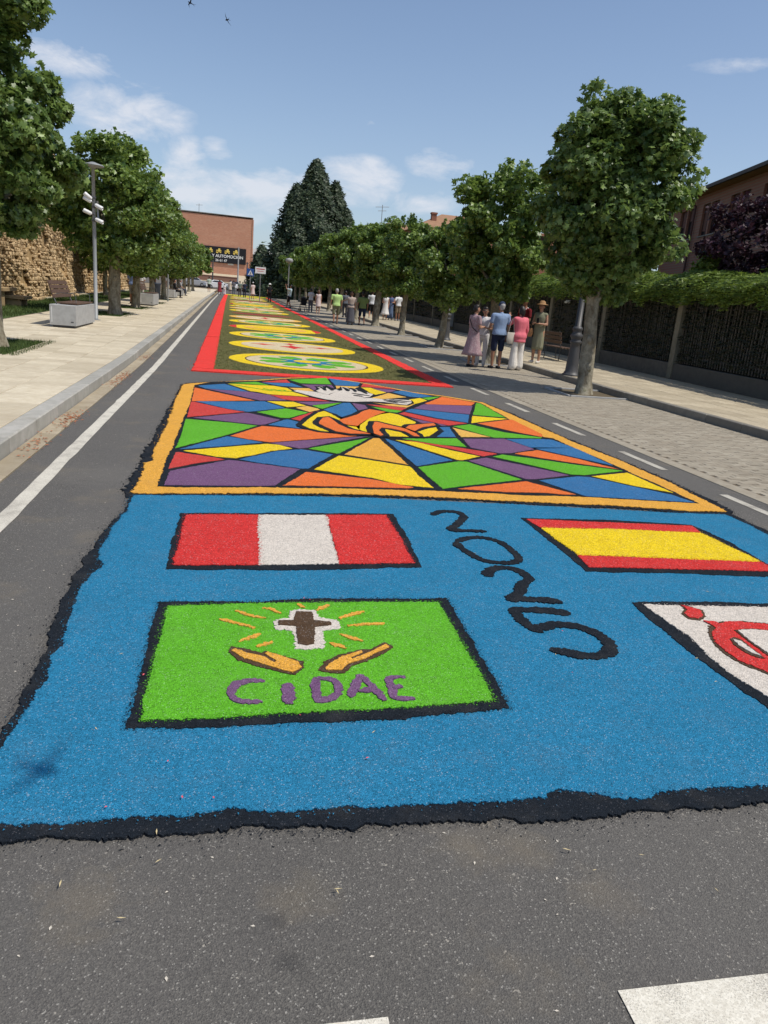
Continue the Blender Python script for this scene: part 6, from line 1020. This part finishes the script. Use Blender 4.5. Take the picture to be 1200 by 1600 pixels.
c_, ic = person((7.28, 20.3), .15, 'man in a light blue shirt, navy shorts and navy cap seen from behind', GP, 1.78, 'skin2', 'hair_gr', 0, ('shirt', (.22,.30,.45)), ('shorts', (.022,.028,.055)), (.04,.04,.045), ('front', 'down'), hat=('cap', (.035,.05,.09)), wide=1.08, **FN)
d_, id_ = person((7.86, 20.25), .35, 'woman in a bright pink blazer and wide white trousers holding up her phone', GP, 1.72, 'skin', 'hair_dk', .10, ('blazer', (.66,.16,.20)), ('wide', (.74,.70,.64)), (.6,.58,.55), ('phone', 'down'), female=True, wide=1.15, **FN)
e_, ie = person((8.75, 22.3), 1.9, 'man in a dark red top half hidden behind the woman in the pink blazer', GP, 1.84, 'skin2', 'hair_dk', 0, ('tee', (.16,.02,.025)), ('trousers', (.05,.05,.06)), z=.14, arms=('front', 'down'), vox=.022)
obj('neck_band', tube([ie['up'](.10, .07, 1.43), ie['up'](.09, -.03, 1.47), ie['up'](0, -.07, 1.49), ie['up'](-.09, -.03, 1.47), ie['up'](-.10, .07, 1.43)], .013, 6), cloth((.7,.7,.68)), e_)
f_, if_ = person((9.0, 21.6), 2.3, 'woman in a fitted olive dress and brown straw hat looking at her phone', GP, 1.74, 'skin', 'hair_dk', .10, ('sleeveless', (.22,.22,.15)), ('slim', (.24,.24,.165)), (.62,.60,.56), ('front', 'front'), female=True, hat=('hat', (.34,.20,.10)), z=.14, **FN)
def phone(e, info, k, label):
    w = info['arms'][k][2]; p = held(e, w + Vector((0, .09, .03))); t = empty('phone', p, e.rotation_euler.z, label, 'phone')
    obj('case', bevbox(-.036, .036, -.006, .004, -.02, .125, .003), cloth((.02,.02,.024), 'phone_case'), t); obj('screen', box(-.032, .032, -.009, -.0065, -.014, .118), M['glassdk'], t)
phone(d_, id_, 0, 'black phone held up by the woman in the pink blazer'); phone(f_, if_, 0, 'black phone held by the woman in the straw hat')
def bag(e, p, col, label, w=.16, h=.22, strap=.45, d=.05):
    t = empty('shoulder_bag', held(e, p), e.rotation_euler.z, label, 'bag')
    obj('pouch', xf(lathe([(.02, -h), (w*.75, -h*.97), (w, -h*.6), (w*.92, 0), (w*.80, .01), (.01, 0)], 16), 0, (0, 0, 0)), cloth(col), t, True).scale = (1, d / w, 1)
    obj('strap', tube([(-w*.7, 0, -.02), (-w*.35, 0, strap*.7), (0, 0, strap), (w*.35, 0, strap*.7), (w*.7, 0, -.02)], .008, 5), cloth(mul(col, .8)), t)
bag(d_, (-.30, .0, 1.02), (.50,.46,.40), 'pale cloth tote hanging from the shoulder of the pink blazer', .15, .30, .40); bag(f_, (.25, .16, 1.0), (.42,.22,.11), 'tan woven handbag on the arm of the woman in the olive dress', .13, .24, .12)
# strolling away
person((5.45, 40.5), .05, 'grey haired man in a lime green tee and khaki shorts walking away', GW, 1.78, 'skin2', 'hair_gr', 0, ('tee', (.42,.60,.22)), ('shorts', (.20,.20,.12)), (.05,.05,.05), ('down', 'down'), .14, wide=1.12)
person((6.30, 40.9), -.1, 'woman in a beige top and long grey skirt with one arm held out', GW, 1.70, 'skin', 'hair_br', .03, ('tee', (.42,.34,.29)), ('longskirt', (.10,.10,.115)), (.1,.1,.1), ('out', 'down'), female=True, wide=1.12)
person((6.98, 41.2), .0, 'man in an olive green tee and navy shorts walking away', GW, 1.74, 'skin2', 'hair_dk', 0, ('tee', (.17,.22,.075)), ('shorts', (.02,.025,.05)), (.04,.04,.04), ('down', 'down'), -.12, wide=1.1)
person((8.9, 49.0), -.25, 'man in a white tee and black shorts striding on the pavement', GW, 1.74, 'skin2', 'hair_dk', 0, ('tee', (.66,.67,.70)), ('shorts', (.02,.02,.022)), (.2,.2,.2), ('down', 'swing'), .26, z=.14)
person((9.85, 49.2), 2.9, 'woman in a long white sleeveless dress near the picket fence', GW, 1.66, 'skin', 'hair_dk', .08, ('sleeveless', (.72,.70,.68)), ('longdress', (.74,.72,.70)), (.4,.3,.25), ('down', 'front'), female=True, z=.14)
person((10.35, 49.9), 3.0, 'red haired woman in a blue print dress beside the woman in white', GW, 1.68, 'skin', 'hair_br', .16, ('sleeveless', (.10,.13,.24)), ('longskirt', (.12,.17,.28)), (.3,.3,.3), ('front', 'down'), female=True, z=.14)
person((10.72, 49.3), .4, 'man in a white shirt and khaki shorts just left of a leaning trunk', GW, 1.76, 'skin2', 'hair_dk', 0, ('tee', (.66,.66,.66)), ('shorts', (.27,.21,.14)), (.5,.5,.5), ('hip', 'down'), z=.14)
person((6.0, 53.8), .0, 'girl in a short pale pink dress seen from behind', GW, 1.60, 'skin', 'hair_br', .14, ('sleeveless', (.66,.54,.52)), ('skirt', (.68,.56,.54)), (.4,.3,.25), ('down', 'down'), .06, female=True)
person((5.75, 56.5), .1, 'woman in a white blouse pushing the dark pushchair', GW, 1.66, 'skin', 'hair_dk', .05, ('tee', (.62,.60,.60)), ('trousers', (.12,.12,.14)), (.2,.2,.2), ('front', 'front'), female=True)
person((4.62, 62.5), 1.15, 'man in a pale blue tee and black shorts leaning back to take a photo', GW, 1.80, 'skin2', 'hair_dk', 0, ('tee', (.42,.54,.58)), ('shorts', (.018,.018,.02)), (.1,.1,.1), ('raise', 'raise'), .18, lean=-.22)
person((7.6, 51.8), .2, 'walker in a grey shirt half hidden behind the lime green tee', GW, 1.70, 'skin', 'hair_dk', 0, ('tee', (.12,.13,.15)), ('trousers', (.06,.06,.07)))
# far down the street
far = [((3.7, 76), 'person in black with a white sun hat at the far kerb', (.02,.02,.022), (.02,.02,.022), 'trousers', ('hat', (.7,.7,.68)), True),
       ((2.3, 84), 'woman with a white cap in a pale pink dress at the far end', (.62,.50,.48), (.62,.50,.48), 'dress', ('cap', (.7,.7,.7)), True),
       ((1.5, 88), 'person in navy clothes standing below the blue crossing sign', (.04,.05,.09), (.03,.03,.05), 'trousers', None, False),
       ((1.0, 92), 'person in a grey green shirt beside the sign posts', (.13,.16,.15), (.05,.05,.06), 'trousers', None, False),
       ((-.15, 104), 'woman in a cream dress by the end of the carpet', (.60,.52,.42), (.60,.52,.42), 'dress', None, True),
       ((.3, 100), 'person in dark shirt and jeans past the carpet end', (.10,.10,.13), (.06,.08,.14), 'trousers', None, False)]
for (p, lab, tc_, bc_, bk_, ht, fem) in far: person(p, random.uniform(-.5, .5), lab, GF, 1.72, 'skin', 'hair_dk', .05 if fem else 0, ('tee', tc_), (bk_, bc_), arms=('down', 'front'), hat=ht, female=fem, vox=.035)
person((-1.3, 92.5), .2, 'woman in a maroon dress standing on the white edge line far away', GF, 1.66, 'skin', 'hair_br', .1, ('tee', (.22,.04,.05)), ('longdress', (.22,.04,.05)), arms=('down', 'down'), female=True, vox=.035)
person((-.75, 94), -.3, 'small child in white at the far end beside the maroon dress', GF, 1.25, 'skin', 'hair_dk', .05, ('tee', (.72,.72,.72)), ('wide', (.72,.72,.72)), arms=('down', 'down'), female=True, vox=.035)
person((-2.6, 96), .1, 'man in a pale green shirt and dark shorts at the far left kerb', GF, 1.76, 'skin2', 'hair_dk', 0, ('tee', (.42,.50,.44)), ('shorts', (.04,.04,.045)), arms=('down', 'front'), vox=.035, z=.14)
GS = 'people in the shade of the left trees'
person((-5.05, 42.5), -.6, 'man in a blue shirt and grey shorts standing behind the second block bench', GS, 1.80, 'skin2', 'hair_dk', 0, ('shirt', (.20,.27,.46)), ('shorts', (.25,.24,.22)), arms=('down', 'hip'), z=.14, wide=1.1)
person((-5.5, 51), -.4, 'person in a white shirt between two left hand trunks', GS, 1.70, 'skin', 'hair_dk', .05, ('tee', (.7,.7,.7)), ('trousers', (.45,.42,.38)), arms=('down', 'front'), z=.14, female=True)
person((-5.3, 56.5), -.8, 'man in black standing beside the dark litter bin', GS, 1.76, 'skin2', 'hair_dk', 0, ('tee', (.02,.02,.025)), ('trousers', (.03,.03,.035)), arms=('front', 'down'), z=.14)
person((-4.05, 59.6), -1.5, 'person in black seated on the third block bench', GS, 1.72, 'skin', 'hair_dk', .04, ('longsleeve', (.02,.02,.022)), ('trousers', (.02,.02,.022)), arms=('lap', 'lap'), sit=True, z=.17)
person((-4.15, 68.0), -1.5, 'person in a grey top seated far along the left row', GS, 1.70, 'skin', 'hair_gr', 0, ('tee', (.3,.3,.3)), ('trousers', (.06,.07,.1)), arms=('lap', 'lap'), sit=True, z=.17)
person((-5.0, 68.9), -1.2, 'person in dark blue standing past the seated grey top', GS, 1.7, 'skin', 'hair_dk', .03, ('tee', (.05,.06,.12)), ('trousers', (.05,.05,.06)), arms=('down', 'down'), z=.14, vox=.03)

for ch in a.children:
    if ch.name.split('.')[0] in ('bodice', 'skirt'): ch.data.materials.clear(); ch.data.materials.append(CL.get('mauve_print') or printed((.33,.22,.24), (.44,.35,.35), 24, 'mauve_print'))
# ------------------------------------------------------------------ street furniture
def bench(x, y, label, L_=2.75, w=.66):
    e = empty('block_bench', TP(x, y, .145), math.atan(.0062) * -1, label, 'bench', 'concrete block benches along the left row')
    obj('foot', box(-w/2 + .05, w/2 - .05, -L_/2 + .05, L_/2 - .05, 0, .05), M['dkmetal'], e); obj('block', bevbox(-w/2, w/2, -L_/2, L_/2, .05, .58, .008), M['concrete'], e)
    obj('recessed_line', box(-w/2 + .045, -w/2 + .06, -L_/2 - .003, -L_/2 + .01, .12, .52), M['white_plastic'], e); obj('plate', box(w/2 - .13, w/2 - .06, -L_/2 - .004, -L_/2 + .01, .13, .16), M['dkmetal'], e)
    for k in range(5): obj('seat_slat', bevbox(-.22 + k*.108, -.22 + k*.108 + .095, -L_/2 + .35, L_/2 - .15, .60, .64, .006), M['wood'], e)
    for k in range(4):
        z = .74 + k*.115; xx = -.30 - k*.035; v, f = bevbox(-.016, .016, -L_/2 + .35, L_/2 - .15, 0, .10, .005); obj('back_slat', xf((v, f), 0, (xx, 0, z), 1, 0, -.3), M['wood'], e)
    for yy in (-L_/2 + .45, L_/2 - .3):
        obj('arm_frame', tube([(.26, yy, .60), (.25, yy, .82), (.18, yy, .88), (-.10, yy, .88), (-.28, yy, .84)], .009, 6), M['dkmetal'], e, True); obj('back_bracket', tube([(-.24, yy, .58), (-.36, yy, .84), (-.44, yy, 1.14)], .018, 6), M['dkmetal'], e, True)
    return e
bench(-4.42, 23.25, 'nearest pale concrete block bench with brown slatted seat and back'); bench(-4.2, 42.6, 'concrete block bench just past the third left trunk'); bench(-4.3, 59.8, 'concrete block bench under the person seated in black'); bench(-4.3, 68.2, 'concrete block bench under the person in the grey top')
lp = empty('lamp_post', TP(-4.30, 26.3, .14), 0, 'slim grey lamp post with disc top and five white projectors', 'street lamp')
obj('base_plate', lathe([(.14, 0), (.14, .02), (.07, .03), (.07, .05)], 14), M['metal'], lp); obj('pole', tube([(0,0,0),(0,0,2.5),(0,0,4.62)], [.062,.058,.050], 12), M['metal'], lp, True)
obj('disc_head', lathe([(.04,4.52),(.10,4.57),(.30,4.60),(.335,4.625),(.30,4.66),(.14,4.70),(.06,4.73),(0.005,4.735)], 28), M['metal'], lp, True)
for k, (z, dx, dy, dz) in enumerate([(3.62,-.75,-.25,.55),(3.55,-.95,-.1,.45),(3.52,.8,-.2,-.35),(3.20,-.9,-.3,.35),(3.10,.8,-.2,-.30)]):
    d = Vector((dx, dy, dz)).normalized(); c = Vector((.0, -.07, z)); pr = obj('projector', tube([c + d*.06, c + d*.08, c + d*.30, c + d*.32], [.035,.058,.062,.05], 12), M['white_plastic'], lp, True); obj('bracket', tube([Vector((0, 0, z)), c, c + d*.1], .014, 6), M['dkmetal'], pr)
obj('side_arm', tube([(.12,-.06,3.62),(.13,-.06,3.05)], .03, 8), M['metal'], lp, True); obj('collar', join(*[lathe([(.066,z),(.075,z+.01),(.075,z+.05),(.066,z+.06)], 12) for z in (3.0,3.4,3.68)]), M['dkmetal'], lp)
def ornate(x, y, label, h=4.3):
    e = empty('ornate_lamp', TP(x, y, .14), 0, label, 'street lamp', 'ornate dark lamps on the right pavement')
    obj('pedestal', lathe([(.235,0),(.24,.03),(.20,.05),(.185,.09),(.165,.12),(.155,.30),(.125,.70),(.12,.80),(.15,.83),(.155,.87),(.12,.90),(.13,.94),(.155,.98),(.155,1.03),(.12,1.07),(.105,1.12),(.13,1.16),(.13,1.20),(.085,1.24)], 20), M['dkmetal'], e, True)
    obj('shaft', tube([(0,0,1.2),(0,0,2.6),(0,0,h - .5)], [.080,.062,.045], 12), M['dkmetal'], e, True); ln_ = obj('lantern', lathe([(.05,h-.5),(.12,h-.45),(.13,h-.42),(.21,h-.05),(.23,h-.03),(.16,h+.06),(.05,h+.14),(.02,h+.22)], 6), M['dkmetal'], e)
    obj('lantern_glass', lathe([(.125,h-.41),(.205,h-.07)], 6), M['white_plastic'], ln_); return e
ornate(8.62, 18.25, 'dark ornate lamp with a swollen moulded base beside the knobbly trunk'); ornate(8.72, 30.6, 'ornate lamp standing right of the slim leaning trunk', 4.2); ornate(8.8, 62, 'ornate lamp far along the right pavement', 4.2)
pp = empty('street_pole', TP(4.75, 66), 0, 'thin grey pole topped by a round lamp beside the man taking a photo', 'street lamp'); obj('pole', tube([(0,0,0),(0,0,3.6)], .05, 8), M['metal'], pp); obj('globe', lathe([(.05,3.5),(.25,3.6),(.33,3.75),(.25,3.9),(.05,3.95)], 14), M['concrete'], pp, True)
bn = empty('litter_bin', TP(-4.75, 52.2, .14), 0, 'dark blue litter bin beside a thin pole under the left trees', 'bin'); obj('bin_body', lathe([(.25,.05),(.30,.10),(.33,.95),(.36,1.0),(.34,1.04),(.02,1.06)], 18), plain('navy_bin', (.03,.04,.06), .5), bn, True); obj('bin_foot', lathe([(.2,0),(.2,.05)], 12), M['dkmetal'], bn)
tp = empty('sign_pole', TP(-3.85, 50.4, .14), 0, 'thin pale pole standing at the left kerb before the litter bin', 'pole'); obj('pole', tube([(0,0,0),(0,0,3.0)], .045, 8), M['metal'], tp); obj('pole_cap', lathe([(.05,3.0),(.05,3.03),(.01,3.05)], 8), M['dkmetal'], tp)
rb = empty('dark_bench', TP(10.6, 23.6, .14), 1.57, 'dark slatted bench in the shade beside the hedge fence', 'bench')
for k in range(4): obj('seat_slat', bevbox(-.75, .75, -.2 + k*.11, -.11 + k*.11, .42, .45, .005), M['wood'], rb)
for k in range(3): obj('back_slat', bevbox(-.75, .75, .25 + k*.02, .275 + k*.02, .55 + k*.13, .65 + k*.13, .005), M['wood'], rb)
for x in (-.6, .6): obj('leg', tube([(x,-.2,0),(x,-.18,.40),(x,.2,.41),(x,.22,0)], .02, 6), M['dkmetal'], rb); obj('back_support', tube([(x,.2,.41),(x,.31,.95)], .018, 6), M['dkmetal'], rb)
mb = empty('meter_box', TP(FX - .35, 42.5, .3), 0, 'pale grey service box in front of the fence', 'box'); obj('cabinet', bevbox(-.15, .15, -.3, .3, 0, 1.1, .02), M['concrete'], mb); obj('door', box(-.156, -.152, -.24, .24, .1, 1.0), M['metal'], mb)
fl = empty('hedge_light_spot', TP(FX - .25, 27.3, 2.02), 0, 'white shape added for a spot of light in the dark hedge', 'light spot')  # rose-shaped stand-in for light showing through the hedge
obj('petals', join(*[xf(lathe([(.01,0),(.06,.02),(.07,.06),(.05,.07)], 8), k*1.1, (.05*math.cos(k*1.3), .04*math.sin(k*1.3), .03*math.sin(k*2))) for k in range(6)]), M['white_plastic'], fl, True); obj('spot_stem', tube([(0,0,0),(.2,.02,-.1),(.45,0,-.2)], .006, 5), M['hedge_core'], fl)
# signs far away
bs = empty('crossing_sign', TP(1.85, 78), 0, 'blue square pedestrian crossing sign with a white triangle', 'sign'); obj('post', tube([(0,.05,0),(0,.05,3.0)], .04, 8), M['metal'], bs)
bd = obj('plate', bevbox(-.35, .35, -.01, .01, 2.3, 3.0, .004), plain('sign_blue', (.03,.09,.30), .5), bs); obj('triangle', (np.array([(-.25,-.02,2.4),(.25,-.02,2.4),(0,-.02,2.88)]), [(0,1,2)]), WH, bd); obj('walker', join(box(-.03,.03,-.03,-.021,2.5,2.66), box(-.02,.02,-.03,-.021,2.67,2.71), box(-.08,-.04,-.03,-.021,2.43,2.52), box(.04,.08,-.03,-.021,2.43,2.52)), M['tyre'], bd)
ps = empty('notice_sign', TP(2.75, 76), 0, 'white rectangular notice with red lines next to the blue sign', 'sign'); obj('post', tube([(0,.05,0),(0,.05,3.1)], .04, 8), M['metal'], ps); pb = obj('board', bevbox(-.5, .5, -.01, .01, 2.6, 3.2, .004), WH, ps); obj('red_line', join(box(-.4,.4,-.015,-.011,2.98,3.06), box(-.3,.3,-.015,-.011,2.8,2.84)), plain('sign_red', (.5,.05,.05)), pb)
for (x, y, h, lab) in ((.95, 139, 7.2, 'tall grey utility pole in front of the black sign board'), (-3.4, 141, 4.6, 'short dark pole left of the black sign board'), (2.6, 146, 4.4, 'thin dark pole near the right corner of the brick hall')):
    u = empty('utility_pole', TP(x, y), 0, lab, 'pole'); obj('pole', tube([(0,0,-.3),(0,0,h)], [.14,.10], 8), M['concrete' if h > 7 else 'dkmetal'], u); obj('head', box(-.3, .3, -.05, .05, h - .25, h - .15), M['dkmetal'], u)
# pushchair
pc = empty('pushchair', TP(5.35, 58.0), .1, 'dark pushchair with a raised hood on the paved bay', 'pushchair')
obj('frame', join(tube([(-.22,-.45,1.0),(-.22,-.1,.55),(-.22,.4,.12)], .015, 6), tube([(.22,-.45,1.0),(.22,-.1,.55),(.22,.4,.12)], .015, 6), tube([(-.22,-.45,1.0),(.22,-.45,1.0)], .018, 6), tube([(-.22,.1,.5),(-.24,-.35,.12)], .015, 6), tube([(.22,.1,.5),(.24,-.35,.12)], .015, 6)), M['dkmetal'], pc, True)
obj('seat', join(box(-.2,.2,-.15,.3,.42,.48), xf(box(-.2,.2,-.03,.03,0,.5), 0, (0,-.15,.45), 1, .3)), cloth((.03,.03,.035)), pc); obj('hood', xf(lathe([(.24,0),(.23,.10),(.17,.2),(.08,.25),(.01,.26)], 14), 0, (0,-.12,.82)), cloth((.03,.03,.035)), pc, True); obj('footrest', box(-.18,.18,.3,.5,.25,.28), cloth((.03,.03,.035)), pc)
for (x, y) in ((-.25,-.36),(.25,-.36),(-.22,.42),(.22,.42)): obj('wheel', xf(lathe([(.02,-.02),(.11,-.02),(.11,.02),(.02,.02)], 14), 0, (x, y, .11), 1, 0, PI/2), M['tyre'], pc)
# cars
def car(x, y, rz, col, label, z=0.0):
    e = empty('parked_car', TP(x, y, z), rz, label, 'car', 'cars parked at the far end of the street'); m = MB('car_paint', .25, .6); m.base(col); prof = [(-2.1,.35),(-2.12,.75),(-1.95,.92),(-1.2,1.0),(-.65,1.42),(.75,1.46),(1.45,1.05),(2.05,.88),(2.12,.55),(2.08,.32)]
    V = []; n = len(prof)
    for xx, ins in ((-.86, 0), (-.78, .0), (.78, 0), (.86, 0)):
        for (y_, z_) in prof: k = 1.0 if abs(xx) < .8 else 1.0; V.append((xx * (.80 if z_ > 1.2 else 1.0), y_, z_ - (.05 if abs(xx) > .8 else 0)))
    F = [(a*n+i, (a+1)*n+i, (a+1)*n+i+1, a*n+i+1) for a in range(3) for i in range(n-1)] + [tuple(range(n)), tuple(range(3*n, 4*n))[::-1], (0, n-1+0, 2*n-1, n), (n, 2*n-1, 3*n-1, 2*n), (2*n, 3*n-1, 4*n-1, 3*n)]
    obj('body', (np.array(V), F), m.m, e)
    g1 = obj('windscreen', (np.array([(-.66,1.41,1.10),(.66,1.41,1.10),(.56,.82,1.455),(-.56,.82,1.455)]), [(0,1,2,3)]), M['glassdk'], e, loc=(0,.02,.012)); obj('rear_window', (np.array([(-.66,-1.16,1.05),(.66,-1.16,1.05),(.56,-.70,1.40),(-.56,-.70,1.40)]), [(0,1,2,3)]), M['glassdk'], e, loc=(0,-.02,.012))
    for q in (-1, 1):
        obj('side_window', (np.array([(q*.80,-1.0,1.04),(q*.80,1.2,1.06),(q*.70,.65,1.38),(q*.70,-.58,1.36)]), [(0,1,2,3)]), M['glassdk'], e, loc=(q*.03,0,0)); obj('headlight', box(q*.70-.13, q*.70+.13, 2.05, 2.12, .60, .76), M['white_plastic'], e); obj('tail_light', box(q*.72-.1, q*.72+.1, -2.15, -2.05, .68, .88), plain('lamp_red', (.4,.02,.02), .3), e)
        for yy in (-1.3, 1.3): w = obj('wheel', xf(lathe([(.02,-.1),(.32,-.1),(.32,.1),(.02,.1)], 18), 0, (q*.78, yy, .32), 1, 0, PI/2), M['tyre'], e); obj('rim', xf(lathe([(.02,-.01),(.19,-.01),(.19,.01),(.02,.01)], 12), 0, (q*.885, yy, .32), 1, 0, PI/2), M['metal'], w)
    obj('number_plate', box(-.26, .26, 2.12, 2.135, .42, .52), WH, e); obj('bumper', box(-.8, .8, 2.05, 2.13, .33, .40), M['tyre'], e)
car(.35, 133, PI + .15, (.66,.66,.66), 'white car facing the carpet at the far end of the street'); car(-2.6, 137, 1.9, (.62,.63,.64), 'white car parked side on behind the maroon dress'); car(-6.5, 141, 1.6, (.35,.36,.38), 'silver car parked beside the low brick wall')
# swallows
def swallow(p, rz, roll, s, label):
    e = empty('swallow', p, rz, label, 'bird', 'swallows in flight'); dk = cloth((.02,.022,.03), 'swallow_black')
    obj('body', tube([(0,-.09,0),(0,-.05,0),(0,.02,.0),(0,.07,.005),(0,.095,0)], [.004,.013,.02,.016,.004], 8), dk, e, True)
    for q in (-1, 1): obj('wing', (np.array([(q*.012,.035,.008),(q*.012,-.015,.004),(q*.075,.05,.02),(q*.075,.015,.018),(q*.165,-.05,.012),(q*.10,.0,.012),(q*.012,.01,.014),(q*.075,.033,.026)]), [(0,2,7,6),(6,7,3,1),(2,4,7),(7,4,5,3),(1,3,2,0),(3,5,4,2)]), dk, e); obj('tail_streamer', tube([(q*.006,-.085,0),(q*.022,-.13,0),(q*.04,-.17,0)], [.006,.004,.001], 5), dk, e)
    e.rotation_euler = (0.2, roll, rz); e.scale = (s, s, s); return e
swallow((-.41, 25, 8.99), .6, .9, 1.15, 'larger of two swallows high in the blue sky'); swallow((-1.43, 25, 9.26), 2.2, .7, .9, 'smaller swallow close to the upper picture edge')
_b = Vector((-.60, 2.33, 0)) + SUN_DIR * 6.5; swallow(tuple(_b), -PI/2 - .45, .1, 1.2, 'unseen swallow added overhead to drop a small shadow on the blue carpet').rotation_euler.x = .5  # bird added out of view and posed to cast the soft shadow
